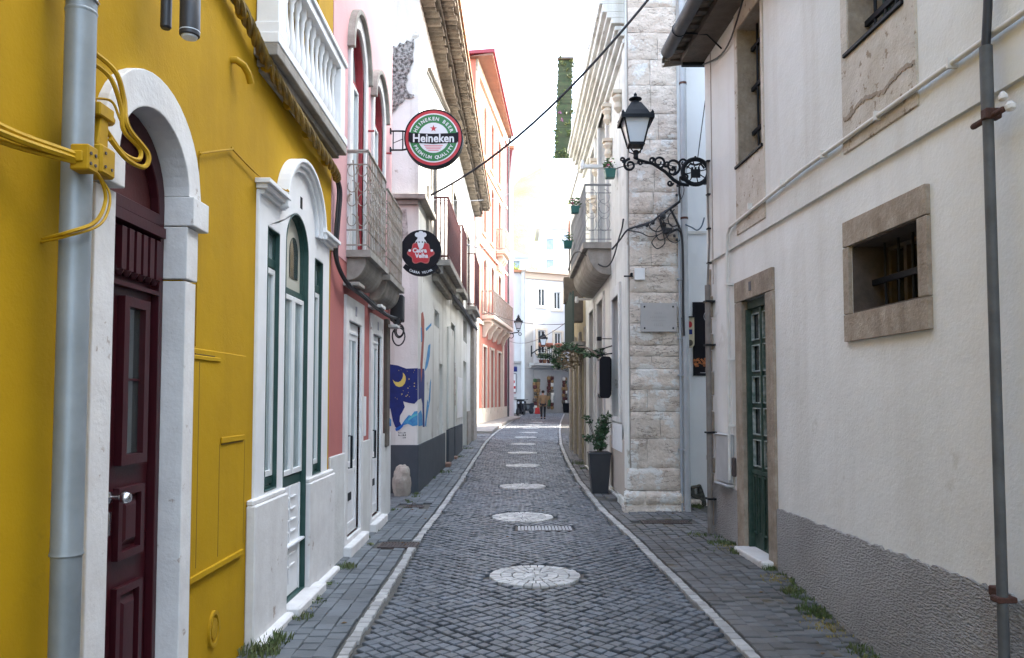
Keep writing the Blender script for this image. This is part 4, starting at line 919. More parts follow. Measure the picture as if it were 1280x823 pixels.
# ================================================================ FAR HOUSES
FH = thing('far_white_house', 'pale blue white house closing the street with grey stone shopfront', 'house', FF(1.5, .4, 0))
fw = [(672.5, 681.5, 361, 383), (692, 701, 365, 387), (672, 681.5, 413, 442), (693, 701.5, 416, 445)]
fo = [fq(FF, *r_) for r_ in fw]
shopd = [fq(FF, 677, 681, 474, 512), fq(FF, 694, 701, 474, 507)]
ua = FF.q(655.5, 450)[0]; ub = ua+5.6
ztop = FF.q(664, 341)[1]
zb = FF.q(690, 456)[1]
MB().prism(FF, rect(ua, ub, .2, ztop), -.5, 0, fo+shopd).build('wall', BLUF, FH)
MB().box(FF, ua+.1, ub, .1, ztop, -9, -.6).build('rear_walls', BLUF, FH)
MB().box(FF, ua, FF.q(666, 450)[0], .3, ztop, 0, .10).box(FF, ua-.1, FF.q(667, 450)[0]+.1, .3, 1.1, 0, .2).build('corner_pilaster', FARST, FH)
MB().box(FF, ua, ub, ztop, ztop+.2, -9, .35).box(FF, ua, ub, ztop-.5, ztop, 0, .15).build('roof', mat('weathered_eave', (.38, .30, .24), .9), FH)
MB().box(FF, FF.q(666.5, 450)[0], ub, .3, zb-.35, 0, .07).build('shopfront', FARST, FH)
for r_ in fo:
    MB().prism(FF, grow(r_, .17), 0, .07, [r_]).build('window_surround', CREAM, FH)
    window(FF, FH, r_, .05, .08, WHF, GLD, bars=[((r_[0][0]+r_[1][0])/2-.03, (r_[0][0]+r_[1][0])/2+.03, r_[0][1], r_[2][1])])
for r_ in shopd: MB().box(FF, r_[0][0], r_[1][0], r_[0][1], r_[2][1], -.25, -.1).build('door', GLD, FH)
u0 = FF.q(669, 450)[0]
fb = MB().box(FF, ua+.3, ub, zb-.12, zb+.06, 0, .95).box(FF, ua+.3, ub, zb-.3, zb-.12, 0, .4).build('balcony', FARST, FH)
rl = MB(); zr = FF.q(690, 434)[1]
rl.box(FF, u0, ub, zr, zr+.06, .88, .93)
for k in range(28): u = u0+(ub-u0)*k/27; rl.box(FF, u-.014, u+.014, zb+.06, zr, .89, .92)
rl.build('railing', BLK, fb)
for k, (x, c_) in enumerate(((676, LEAFD), (681, LEAF), (686, LEAFD), (692, LEAFD), (699, LEAF), (703, LEAFD))):
    u = FF.q(x, 450, .6)[0]; c0 = FF(u, zb+.06, .6)
    pt = thing('potted_plant', 'terracotta potted plant on the far balcony above the shop', 'potted plant', c0, 'pots along the far shop balcony')
    MB().lathe(c0, [(.11, 0), (.16, .28), (.15, .28)], 10).build('pot', ROOF if k % 2 else DRED, pt)
    m = MB(); leaves(m, c0+V3((0, 0, .55)), .3, 90, .09); m.build('foliage', c_, pt)
for k, x in enumerate((677.5, 686, 697.5)):
    u = FF.q(x, 440, .95)[0]; tag(MB().lathe(FF(u, zr-.1, 1.02), [(.18, 0), (.30, .12), (.32, .25), (.28, .32)], 12).build('hanging_planter', mat('terracotta_bowl', (.34, .13, .08), .8) if k == 0 else MATS['terracotta_bowl'], None), 'terracotta bowl hung on the railing of the far balcony', 'planter', 'bowls hung on the far balcony railing')
# goods hanging on the shopfront
random.seed(5)
gi = 0
for (xa, xb, y0, y1) in ((667, 674, 476, 512), (684, 692, 473, 512), (703.5, 708, 474, 508)):
    y = y0
    while y < y1:
        for x in (xa+(xb-xa)*.25, xa+(xb-xa)*.78):
            a = FF.q(x+random.uniform(-.6, .6), y, .2); rr = random.uniform(.11, .17)
            mm = random.choice([WICK, WICK, PALEC, DRED, TIMB, LEAFD])
            o_ = MB().lathe(FF(a[0], a[1], .2), [(rr*.5, -rr), (rr, -rr*.5), (rr, .1), (rr*.8, rr*.9)], 9).tube([FF(a[0], a[1]+rr*.8, .2), FF(a[0], a[1]+rr*1.5, .12)], .012, 4).build('hanging_basket', mm, None)
            tag(o_, 'small basket or straw ware hanging in bunches beside the far shop doors', 'basket', 'wares hanging on the far shopfront'); gi += 1
        y += 4.1
a = FF.q(707, 508, .4); tag(MB().lathe(FF(a[0], .45, .5), [(.22, 0), (.3, .7), (.33, .75), (.3, .76)], 12).build('dark_tub', BLK, None), 'black tub standing at the right side of the far shopfront', 'tub')
# left neighbour, bright
FN = thing('far_white_neighbour', 'plain pale blue white house left of the grey stone corner pilaster', 'house', (0, 60.6, 0))
zt2 = FG.q(650, 341)[1]
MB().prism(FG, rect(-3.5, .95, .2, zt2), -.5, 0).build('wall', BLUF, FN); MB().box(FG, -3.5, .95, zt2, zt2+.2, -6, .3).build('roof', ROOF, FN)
za = FG.q(645, 453)[1]; MB().box(FG, -.6, .9, za-.08, za+.08, 0, .18).build('ledge', FARST, FN)
r_ = fq(FG, 641, 646.5, 455+4, 455+10); tag(MB().prism(FG, r_, .3, .36).tube([FG(-.3, r_[2][1]+.05, .33), FG(r_[1][0], r_[2][1]+.05, .33)], .02, 5).build('street_sign', NAVY), 'small square navy street sign projecting from the far pale wall', 'sign')
r_ = fq(FG, 637.8, 645.5, 467, 491)
PB = thing('poster_board', 'upright white poster with red figure on the far pale wall', 'sign', FG(r_[0][0], r_[0][1], .1))
MB().prism(FG, r_, 0, .06).build('panel', WHC, PB); MB().prism(FG, r_, .06, .08, [grow(r_, -.05)]).build('frame', PIPEG, PB)
cu = (r_[0][0]+r_[1][0])/2; cv = (r_[0][1]+r_[2][1])/2
MB().prism(FG, circ(cu, cv+.1, .13, 16), .06, .07).prism(FG, [(cu-.04, cv+.2), (cu+.04, cv+.2), (cu+.02, cv+.45), (cu-.03, cv+.4)], .06, .07).prism(FG, rect(cu-.17, cu+.17, cv-.45, cv-.25), .06, .07).build('red_print', CRIM, PB)
MB().box(FG, cu-.2, cu+.2, .75+1.2, .75+1.42, .0, .05).build('lower_strip', mat('pale_red_strip', (.5, .25, .25), .6), PB)
tag(MB().box(FG, cu-.3, cu+.25, 1.45, 1.7, .0, .05).build('number_board', FARST), 'low grey board under the red poster on the far wall', 'sign')
# parked scooters
def scooter(x, y, rot, label):
    M = Matrix.Rotation(rot, 3, 'Z'); b = V3((x, y, gz(x, y))); T = lambda a, w, h: b+M@V3((a, w, h))
    t = thing('parked_scooter', label, 'scooter', b, 'dark scooters parked by the far wall')
    for a in (-.62, .62):
        w = MB().lathe(T(a, -.05, .26), [(.26, 0), (.27, .05), (.26, .1)], 16, M@V3((0, 1, 0))).build('wheel', BLKP, t)
        MB().lathe(T(a, -.06, .26), [(.12, 0), (.13, .06), (.12, .12)], 10, M@V3((0, 1, 0))).build('hub', PIPEG, w)
    P = lambda u, v, w: T(u, w, v)
    MB().prism(P, [(-.8, .55), (-.3, .25), (.2, .25), (.35, .85), (.45, .95), (.3, 1.0), (.1, .38), (-.15, .38), (-.2, .7), (-.85, .72)], -.15, .15).build('body', DGRY, t, .03)
    MB().prism(P, [(-.85, .72), (-.15, .70), (-.15, .80), (-.5, .80), (-.85, .84)], -.13, .13).build('seat', BLKP, t, .02)
    MB().tube([T(.62, 0, .26), T(.38, 0, .95), T(.33, 0, 1.05)], .03, 6).tube([T(.3, -.33, 1.1), T(.33, 0, 1.05), T(.3, .33, 1.1)], .018, 6).build('handlebar', BLK, t)
    MB().lathe(T(.44, 0, .88), [(.05, 0), (.08, .06), (.07, .08)], 10, M@V3((1, 0, 0))).build('headlight', WEN, t)
scooter(.62, 54.5, R(250), 'nearer dark scooter parked by the far wall'); scooter(1.1, 57.6, R(235), 'farther dark scooter parked by the far wall')
tag(MB().box(lambda u, v, w: V3((u, w, v)), .35, .95, .42, 1.45, 58.6, 59.2).box(lambda u, v, w: V3((u, w, v)), .32, .98, 1.45, 1.53, 58.55, 59.25).build('waste_bin', DGRY, None, .03), 'dark waste bin behind the parked scooters at the far wall', 'bin')
# things hung from the building beyond the salmon one
SLV = thing('grey_white_house', 'pale blue grey house side showing as a strip beyond the salmon house', 'house', (.0, 52, 0))
MB().prism(lambda u, v, w: V3((u, 51.5-w, v)), rect(-5, .12, .2, 18.5), -4, 0).build('wall', BLUF, SLV)
MB().box(lambda u, v, w: V3((u, w, v)), -5, .15, 18.5, 18.7, 51.2, 55.6).build('roof', ROOF, SLV)
r_ = [aty(634, 188, 51.4), aty(640.5, 190, 51.4), aty(639, 200, 51.4), aty(637, 224, 51.4), aty(634, 230, 51.4)]
MB().prism(lambda u, v, w: V3((u, 51.4-w, v)), [(p.x, p.z) for p in r_], 0, .3).build('shutter', DREDP, SLV)

# background hill and houses on it
hv = []; hf = []; nx = 26; ny = 10
for j in range(ny):
    for i in range(nx):
        x = -90+180*i/(nx-1); y = 150+j*16; h = 92*sm(-1, 9, j)*(.75+.2*math.sin(i*.5+1))+3*math.sin(i*1.3+j)+(-2 if j == 0 else 0)
        hv.append((x, y, h-1))
for j in range(ny-1):
    for i in range(nx-1): a = j*nx+i; hf.append((a, a+1, a+nx+1, a+nx))
struct(MB().add(hv, hf).build('hill', HILLM, smooth=True))
def hill_house(x, y, z, w, d, h, label, rm=ROOF):
    t = thing('hillside_house', label, 'house', (x, y, z), 'white houses on the sunny hill behind')
    F = Fr((x, y, z), (1, 0, 0), (0, -1, 0))
    o_ = [rect(a, a+1, 1+3*k, 2.6+3*k) for a in (-w/2+1, w/2-2) for k in range(int(h/3))]
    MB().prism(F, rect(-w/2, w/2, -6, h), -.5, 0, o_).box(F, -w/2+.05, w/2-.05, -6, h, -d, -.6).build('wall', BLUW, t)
    MB().prism(F, [(-w/2-.5, h), (w/2+.5, h), (0, h+w*.22)], -d-.4, .4).build('roof', rm, t)
    for r_ in o_: MB().box(F, r_[0][0], r_[1][0], r_[0][1], r_[2][1], -.4, -.3).build('window_pane', GLS, t)
hill_house(5.5, 85, 9, 6, 8, 6.3, 'long white house just above the far eave', mat('washed_out_roof', (.55, .48, .42), .9)); hill_house(-1.5, 100, 14, 7, 8, 6, 'plain white house upper left on the hill', BLUW)  # roofs paled to stand in for the overexposed, washed out hill
hill_house(8.5, 110, 19, 9, 8, 7, 'white house highest on the hill', MATS['washed_out_roof'])
def bush(x, y, z, r, m, label, n=700, sz=.5, cat='bush', group=None, name='bush'):
    t = thing(name, label, cat, (x, y, z), group)
    mb = MB()
    for k in range(9): leaves(mb, (x+random.uniform(-r, r)*.7, y+random.uniform(-r, r)*.5, z+r*random.uniform(.5, 1.0)), r*.5, n//9, sz)
    mb.build('crown', m, t); MB().tube([(x, y, z-2), (x+.1, y, z+r*.5)], [.12*r, .05*r], 6).build('trunk', TIMB, t)
YLEAF = mat('yellow_green_leaf', (.26, .29, .05), .6, island=.4)
bush(-.6, 72, 11.9, 1.6, YLEAF, 'yellow green bush above the far pale wall', sz=.22); bush(1.7, 74, 12.6, 1.0, YLEAF, 'small yellow green bush at the left end of the far eave', sz=.2)

# ================================================================ RIGHT HOUSE
RH = thing('off_white_house', 'off white house with grey roughcast base, barred windows and green door', 'house', (2.4, 5, 0))
RE = 8.95
W1 = rect(7.14, 7.80, 4.0, 5.42); W2 = rect(4.74, 5.44, 4.10, 5.42); W3 = rect(4.65, 5.51, 2.21, 2.70); DR = rect(7.12, 7.85, .0, 2.595)
MB().prism(FR_, rect(-6, RE, -.5, 3.18), -.35, 0, [W3, DR]).build('lower_wall', RWALL, RH)
MB().prism(FR_, rect(-6, RE, 3.18, 5.75), -.35, .028, [W1, W2]).build('upper_wall', RWALLU, RH)
MB().box(FR_, -6, RE, -.5, 5.75, -2.6, -.62).box(FR_, 8.2, RE, -.5, 5.75, -.62, -.35).build('rear_walls', RWALLU, RH)
ROU = random.Random(4)
top = [(8.06, .665)]+[(8.06-.0-k*.1, .0) for k in range(0)]
dl = [(-6, -.5), (6.965, -.5)]; edge = []
u = 6.965
while u > -6: edge.append((u, .612+ROU.uniform(-.010, .008)-(.02 if ROU.random() < .08 else 0))); u -= .035
MB().prism(FR_, dl+edge+[(-6, .61)], 0, .018).prism(FR_, rect(8.02, RE-.05, -.3, .64), 0, .015).build('dado', RCAST, RH)
# window 1 (upper, far)
MB().prism(FR_, rect(7.08, 7.875, 3.28, 5.75), 0, .040, [W1]).build('window_surround', PEEL, RH, .006)
rv = MB().prism(FR_, grow(W1, -.001), -.30, .032, [grow(W1, -.012)]).build('window_reveal', SOFST, RH)
def bars(parent, W, w, nv, hz, r=.012):
    b = MB(); u0, u1, v0, v1 = W[0][0], W[1][0], W[0][1], W[2][1]
    for k in range(nv): u = u0+(u1-u0)*(k+1)/(nv+1); b.tube([FR_(u, v0, w), FR_(u, v1, w)], r, 6)
    for h in hz: b.box(FR_, u0-.0, u1+.0, h-.02, h+.02, w-.014, w+.014)
    return b.build('window_bars', BLK, parent)
w_ = window(FR_, RH, grow(W1, -.013), .22, .07, GRN, GLD, bars=[(7.44, 7.50, 4.03, 5.4), (7.2, 7.75, 4.75, 4.79)]); bars(w_, W1, -.12, 3, [4.32, 4.78, 5.2])
MB().box(FR_, 7.10, 7.86, 3.965, 3.995, -.25, .06).build('window_sill', BLK, RH, .004)
# window 2 (upper, near)
MB().prism(FR_, rect(4.58, 5.535, 3.375, 5.75), 0, .041, [W2]).build('window_surround', PEEL, RH, .006)
cr_ = MB(); rnd = random.Random(2); a_ = [(4.59+k*.018, 3.655+.02*math.sin(k*.23)+rnd.uniform(-.008, .008)) for k in range(52)]
cr_.prism(FR_, a_+[(u, v-.018-rnd.random()*.02) for u, v in reversed(a_)], .0405, .047); cr_.build('cracked_edge', SOFST, RH)
MB().prism(FR_, grow(W2, -.001), -.30, .032, [grow(W2, -.012)]).build('window_reveal', SOFST, RH)
w_ = window(FR_, RH, grow(W2, -.013), .22, .07, GRN, GLD, bars=[(5.06, 5.12, 4.15, 5.4)]); bars(w_, W2, -.10, 4, [4.30, 4.78])
MB().box(FR_, 4.70, 5.48, 4.068, 4.098, -.2, .06).build('window_sill', BLK, RH, .004)
# window 3 (small barred, lower)
so = MB(); so.prism(FR_, rect(4.54, 5.60, 2.70, 2.885), -.02, .03).prism(FR_, rect(4.54, 5.60, 2.01, 2.205), -.02, .032).prism(FR_, rect(4.54, 4.645, 2.209, 2.696), -.02, .028).prism(FR_, rect(5.515, 5.60, 2.209, 2.696), -.02, .028)
so.build('window_surround', SOFST, RH, .008, seg=2)
MB().prism(FR_, grow(W3, .0), -.34, .0, [grow(W3, -.01)]).build('window_reveal', mat('dark_brown_reveal', (.10, .075, .06), .9, (.05, .04, .032), 8, .8, .5, 50), RH)  # reveal in a darker brown than the surround
w_ = MB().prism(FR_, grow(W3, -.012), -.30, -.26, [rect(4.70, 4.86, 2.26, 2.45), rect(4.90, 5.06, 2.26, 2.45), rect(5.10, 5.26, 2.26, 2.45), rect(5.30, 5.46, 2.26, 2.45), rect(4.70, 4.86, 2.49, 2.66), rect(4.90, 5.06, 2.49, 2.66), rect(5.10, 5.26, 2.49, 2.66), rect(5.30, 5.46, 2.49, 2.66)]).build('window', TIMB, RH, .003)
MB().box(FR_, 4.66, 5.5, 2.22, 2.69, -.34, -.31).build('pane', GLD, w_)
bars(w_, W3, -.15, 4, [2.43], .008)
# door
ds = MB(); ds.prism(FR_, rect(6.97, 8.01, 2.59, 2.80), -.02, .030).prism(FR_, rect(6.97, 7.155, .0, 2.585), -.30, .028).prism(FR_, rect(7.805, 8.01, .0, 2.585), -.30, .028)
ds.build('door_surround', SOFST, RH, .008, seg=2)
MB().box(FR_, 7.50, 7.56, 2.66, 2.75, .03, .036).build('number_plate', mat('dark_house_number', (.08, .08, .10), .6), RH, .002)
FRD = Fr(V3((2.69, 0, 0))+FR_.W*.055, (-.0417, 1, 0), (-1, -.0417, 0))
panes = []
for c_ in range(2):
    a = 7.20+c_*.30; 
    for k in range(5): v = .92+k*.315; panes.append(rect(a+.035, a+.255, v, v+.27))
dr = MB().prism(FRD, rect(7.158, 7.802, .10, 2.54), -.17, -.125, panes).box(FRD, 7.158, 7.802, 2.50, 2.58, -.17, -.09).box(FRD, 7.158, 7.19, .10, 2.5, -.17, -.07).box(FRD, 7.77, 7.802, .10, 2.5, -.17, -.07).box(FRD, 7.465, 7.495, .14, 2.5, -.125, -.10).build('door', GRNW, RH, .004)
gb = MB()
for p_ in panes: gb.prism(FRD, p_, -.14, -.112, [grow(p_, -.012)])
gb.build('glazing_beads', mat('flaking_white_beads', (.42, .46, .46), .7, (.06, .12, .10), 12, .9), dr)
MB().box(FRD, 7.2, 7.78, .92, 2.48, -.165, -.15).build('pane', GLD, dr)
bm_ = MB()
for a in (7.225, 7.375, 7.525, 7.66): bm_.prism(FRD, rect(a, a+.09, .26, .84), -.125, -.105, [rect(a+.018, a+.072, .28, .82)])
bm_.box(FRD, 7.2, 7.77, .85, .89, -.125, -.1); bm_.build('lower_panel', GRNW, dr, .003)
MB().box(FR_, 7.03, 7.83, -.1, .115, -.3, .13).build('doorstep', WHP, RH, .018, seg=2)
# utility box, letter slot, conduit and pipes
MB().prism(FR_, rect(8.17, 8.56, .70, 1.20), 0, .07).box(FR_, 8.15, 8.58, 1.20, 1.215, 0, .08).box(FR_, 8.15, 8.58, .66, .685, 0, .09).build('meter_box', mat('dusty_white_metal', (.48, .49, .50), .5, (.36, .37, .38), 5, .7), RH, .006)
MB().box(FR_, 8.04, 8.10, .78, .98, .015, .05).build('rusty_box', IRONP, RH, .01)
CW = .06
MB().tube([FR_(.5, 3.475, CW), FR_(6.2, 3.465, CW), FR_(8.02, 3.40, CW), FR_(8.10, 3.34, CW), FR_(8.13, 3.2, CW), FR_(8.13, .74, CW)], .017, 10).build('conduit', PVC, RH, smooth=True)
for u in (1.5, 2.5, 3.4, 4.2, 5.0, 5.8, 6.6, 7.4): MB().box(FR_, u, u+.02, 3.44, 3.50, .02, .085).build('conduit_clip', PVC, RH)
for v in (2.8, 2.0, 1.3): MB().box(FR_, 8.10, 8.16, v, v+.02, .0, .08).build('conduit_clip', PVC, RH)
MB().tube([FR_(8.16, 3.3, .02), FR_(8.17, 2.2, .02), FR_(8.16, .7, .02)], .005, 5).build('thin_wire', PVC, RH)
pp = MB().tube([FR_(3.86, -.4, .10), FR_(3.86, 3.05, .10)], .026, 16).tube([FR_(3.86, 3.04, .10), FR_(3.86, 3.40, .10)], .031, 16).build('cable_pipe', PIPEG, RH, smooth=True)
MB().tube([FR_(3.86, 3.40, .10), FR_(3.85, 3.6, .09), FR_(3.86, 3.9, .07), FR_(3.80, 4.6, .06)], .022, 10).build('black_cable', BLKP, pp, smooth=True)
MB().lathe(FR_(4.0, 3.03, .09), [(.014, 0), (.017, .02), (.016, .26)], 12, V3((0, -1, 0))).box(FR_, 3.82, 3.87, 3.015, 3.07, .05, .135).build('rusty_clamp', mat('rusted_iron', (.09, .035, .025), .85, (.05, .025, .02), 20, .8, .5, 60), pp, .006)
fo_ = MB().lathe(FR_(3.77, 3.10, .08), [(.005, -.02), (.020, -.01), (.022, .01), (.010, .03)], 12, V3((0, .2, 1))).lathe(FR_(3.72, 3.03, .08), [(.005, -.02), (.022, -.01), (.026, .01), (.012, .03)], 12, V3((0, .2, 1))).build('mortar_lump', WHP, pp, smooth=True)
MB().box(FR_, 3.83, 3.90, .59, .62, .04, .14).box(FR_, 3.90, 3.97, .60, .65, .04, .10).build('rusty_bracket', MATS['rusted_iron'], pp, .006)
MB().tube([FR_(8.80, -.1, .07), FR_(8.80, 2.9, .07)], .033, 12).lathe(FR_(8.80, .9, .07), [(.037, 0), (.037, .05)], 12).lathe(FR_(8.80, 1.9, .07), [(.037, 0), (.037, .05)], 12).tube([FR_(8.80, 2.88, .07), FR_(8.78, 3.4, .05), FR_(8.82, 3.9, .05), FR_(8.80, 4.36, .05)], .012, 8).build('downpipe', mat('brown_grey_pipe', (.20, .185, .17), .7, (.12, .10, .09), 8, .7), RH, smooth=True)
for v in (.45, 1.2, 2.2, 2.7): MB().box(FR_, 8.74, 8.86, v, v+.02, 0, .11).build('pipe_clip', BLK, RH)
for v in (3.15, 3.55, 3.95, 4.34): MB().box(FR_, 8.77, 8.83, v, v+.015, .02, .07).build('pipe_clip', BLK, RH)
# quoins at the far corner
qb = MB(); v = -.1; k = 0
while v < 2.85:
    h = ROU.uniform(.18, .34); wd = .12 if k % 2 else .07
    qb.box(FR_, RE-wd, RE+.03+ROU.uniform(-.01, .01), v, v+h-.012, -.4, .022+ROU.uniform(-.006, .006)); v += h; k += 1
qb.build('quoins', SOFST, RH, .012, seg=2)
# roof edge
rf = MB()
P = lambda u, w, v: FR_(u, v, w)
rf.prism(lambda a, b, c: FR_(c, b, a), [(.42, 5.745), (.42, 5.81), (-2.7, 7.0), (-2.7, 5.745)], -6, RE+.10)
ro = rf.build('roof', ROOF, RH)
so2 = MB(); so2.box(FR_, -6, RE+.05, 5.60, 5.68, 0, .30); k = 0
u = 1.0
while u < RE+.3:
    so2.box(FR_, u, u+.09, 5.665, 5.735, -.1, .40); u += .30
so2.build('rafters', TIMB, RH)
tl = MB(); u = 2.0
while u < RE+.4:
    arcp = [(.085*math.cos(t), .07*math.sin(t)) for t in [PI*k/6 for k in range(7)]]
    tl.add([FR_(u+a, 5.72+b-.14*(w-.42)/1.0, w) for w in (.46, -.6) for a, b in arcp], [(i, i+1, 8+i, 7+i) for i in range(6)])
    arcp = [(.085*math.cos(t), -.06*math.sin(t)+.03) for t in [PI*k/6 for k in range(7)]]
    tl.add([FR_(u+.09+a, 5.71+b-.14*(w-.42)/1.0, w) for w in (.44, -.6) for a, b in arcp], [(i, i+1, 8+i, 7+i) for i in range(6)]); u += .18
tl.build('eave_tiles', TILE, RH)
gt = MB().tube([FR_(-6, 5.66, .50), FR_(RE-.10, 5.66, .50)], .075, 18).build('gutter', PIPEG, RH, smooth=True)
for u in (8.3, 7.0, 5.7): MB().tube([FR_(u, 5.66+.08*math.sin(t), .50+.08*math.cos(t)) for t in [2*PI*k/14 for k in range(15)]], .006, 5).tube([FR_(u, 5.62, .44), FR_(u-.02, 5.60, .2), FR_(u, 5.45, .03)], .01, 5).build('gutter_bracket', BLK, gt)
MB().box(lambda u, v, w: V3((u, 9.0-w, v)), 2.03, 2.36, 5.565, 5.64, -.03, .03).build('iron_bracket', BLK, RH)
cable([FR_(RE-.02, 5.55, .05), FR_(8.0, 5.35, .06), FR_(7.0, 5.75, .12), FR_(6, 6.0, .2)], .010, BLKP, 'black wire crossing under the eave above the tall barred window')
cable([(2.36, 8.98, 5.55), (2.27, 9.0, 4.9), (2.19, 8.95, 4.40)], .006, BLKP, 'thin black wire from the eave down to the lamp bracket')
MB().box(FR_, 8.70, 8.72, 2.9, 5.6, .028, .034).build('wall_seam', STNJ, RH)
# unseen block added behind it to keep sun off the yellow and pink walls
NB = thing('unseen_sun_block', 'tall unseen block added behind the off white house to stop the sun', 'house', (12, 3, 0))
MB().box(lambda u, v, w: V3((u, w, v)), 9, 16, -.5, 17.4, -8, 13.0).build('wall', RWALLU, NB); MB().hexa([V3((x, y, z)) for x, z0 in ((8.8, 17.4), (16.4, 18.4)) for z in (z0, z0+.15) for y in (-8.3, 13.2)]).build('roof', ROOF, NB)

# ================================================================ ALLEY WALL + CORNER HOUSE
AW = thing('alley_white_house', 'plain white house wall across the little alley, with a menu poster', 'house', (3.2, 11.05, 0))
MB().prism(FA, rect(2.25, 7, -.3, 7.6), -2, 0).build('wall', mat('fresh_white_wall', (.82, .84, .86), .9, (.76, .78, .80), 2, .6, .2, 40), AW); MB().box(FA, 2.3, 7.1, 7.6, 7.75, -6, .1).build('roof', ROOF, AW)
MB().box(FA, 2.4, 3.0, 3.98, 4.02, 0, .02).build('string_wire', PVC, AW)
mp_ = fq(FA, 866, 893, 378, 470)
MP = thing('menu_poster', 'tall black poster with orange fried food on the alley wall', 'poster', FA(mp_[0][0], mp_[0][1], 0))
MB().prism(FA, mp_, .0, .02).build('panel', BEN, MP)
fm = MB(); rr_ = random.Random(8)
for k in range(60):
    x = rr_.uniform(867, 891); y = rr_.uniform(448, 458); a = FA.q(x, y); fm.prism(FA, [(a[0]+rr_.uniform(.008, .03)*math.cos(t), a[1]+rr_.uniform(.006, .02)*math.sin(t)) for t in [2*PI*i/7 for i in range(7)]], .02, .0215+k*.00004)
fm.build('food_print', mat('printed_food', (.60, .20, .05), .6, (.20, .06, .02), 55, .9, island=.5), MP)
mt = MB()
a = FA.q(881.5, 421); text_mb('N', .12, FA, a[0], a[1], .02, .022, align='LEFT', off=.004, mb=mt); a = FA.q(881.5, 430); text_mb('D', .10, FA, a[0], a[1], .02, .022, align='LEFT', off=.004, mb=mt)
mt.prism(FA, circ(*FA.q(887, 396), .09, 30), .02, .022, [circ(*FA.q(887, 396), .085, 30)])
a = FA.q(875, 466.5); mt.box(FA, a[0], a[0]+.16, a[1], a[1]+.006, .02, .022); mt.build('lettering', WEN, MP)

CH = thing('corner_house', 'pale corner house with rough limestone quoin pier and scrolled iron balcony', 'house', (1.58, 11, 0))
BE = 16.9
AO = rect(11.40, 12.15, 1.32, 3.15); BO = rect(13.45, 14.35, .25, 3.35); CO_ = rect(15.0, 15.9, .25, 3.35)
B1 = rect(12.75, 13.85, 4.20, 6.55); B2 = rect(14.55, 15.3, 4.2, 6.45)
MB().prism(FB, rect(10.44, BE, -.2, 7.3), -.35, 0, [AO, BO, CO_, B1, B2]).build('wall', WHW, CH)
MB().box(FB, 11.4, BE, -.2, 7.3, -5, -.45).build('rear_walls', WHW, CH)
MB().prism(FC, rect(1.59, 2.27, -.2, 8.2), -.35, -.001).build('mortar_backing', STNJ, CH)
sb = MB(); rr_ = random.Random(21); v = -.05; first_ = True
cour = [.22, .19, .30, .40, .36, .30, .28, .17, .15, .30, .42, .36, .34, .38, .30, .40, .33, .36, .40, .36, .38, .36, .4, .35, .4, .4]
random.seed(21)
def stone_block(mb, u0, u1, v0, v1, proud):
    nu = max(2, int((u1-u0)/.035)); nv = max(2, int((v1-v0)/.035)); vs = []; fs = []
    from mathutils import noise
    sd = random.random()*50
    for j in range(nv+1):
        for i in range(nu+1):
            a = i/nu; b = j/nv; u = u0+(u1-u0)*a; q = v0+(v1-v0)*b
            e = min(a, 1-a)*(u1-u0); f = min(b, 1-b)*(v1-v0); ed = min(e, f)
            rough = noise.fractal(V3((u*4, q*13, sd*.2)), .8, 2, 6)*1.25
            w = proud*min(1, .35+.65*(ed/.006))+.011*rough*min(1, ed/.02+.2)
            du = noise.noise(V3((u*9, q*9, sd+3)))*.008; dv = noise.noise(V3((u*7, q*9, sd+9)))*.010
            vs.append(FC(u+du, q+dv, w))
    for j in range(nv):
        for i in range(nu): a = j*(nu+1)+i; fs.append((a, a+1, a+nu+2, a+nu+1))
    mb.add(vs, fs)
for k, h in enumerate(cour):
    x0, x1 = (1.50, 2.32) if k < 2 else ((1.545, 2.29) if k == 2 else (1.60, 2.27))
    pr = .075 if k < 2 else (.045 if k == 2 else .022)
    sp = [] if random.random() < .4 else [random.uniform(x0+.2, x1-.2)]
    xs_ = [x0]+sp+[x1]
    for a, b in zip(xs_, xs_[1:]): stone_block(sb, a+.002, b-.002, v+.002, v+h-.004, pr+random.uniform(-.006, .008))
    v += h
sbo = sb.build('stone_pier', STN, CH, smooth=False)
for p in sbo.data.polygons: p.use_smooth = True
MB().box(FC, 1.50, 2.32, -.1, .165, -.2, .071).box(FC, 1.545, 2.29, .1, .35, -.2, .035).build('pier_base', STN, CH, .015, seg=2)
# street side trims
sp_ = MB(); sp_.prism(FB, rect(10.42, 10.80, .35, 7.2), 0, .035).box(FB, 10.35, 11.3, -.1, .20, 0, .07).box(FB, 11.3, BE, -.1, .14, 0, .04); sp_.build('pilaster', WHW, CH, .008)
MB().prism(FB, rect(10.84, 12.6, .20, 1.0), 0, .02).build('plinth', mat('beige_plaster', (.46, .40, .35), .9, (.38, .33, .28), 3, .6, .4, 50), CH)
MB().prism(FB, rect(11.1, 12.3, .82, 1.22), .02, .03).build('white_patch', WHC, CH)
MB().prism(FB, rect(11.25, 12.3, 1.24, 3.32), -.03, .035, [AO]).prism(FB, grow(BO, .13), -.02, .035, [BO]).prism(FB, grow(CO_, .13), -.02, .035, [CO_]).prism(FB, grow(B1, .15), -.02, .05, [B1]).prism(FB, grow(B2, .15), -.02, .05, [B2]).build('window_surrounds', WHR, CH, .006)
window(FB, CH, AO, .1, .05, DGRY, GLD, bars=[(11.75, 11.8, 1.35, 3.1)])
for b_ in (BO, CO_): 
    w_ = window(FB, CH, b_, .15, .06, TIMB, GLD, name='door', bars=[((b_[0][0]+b_[1][0])/2-.03, (b_[0][0]+b_[1][0])/2+.03, .3, 3.3)])
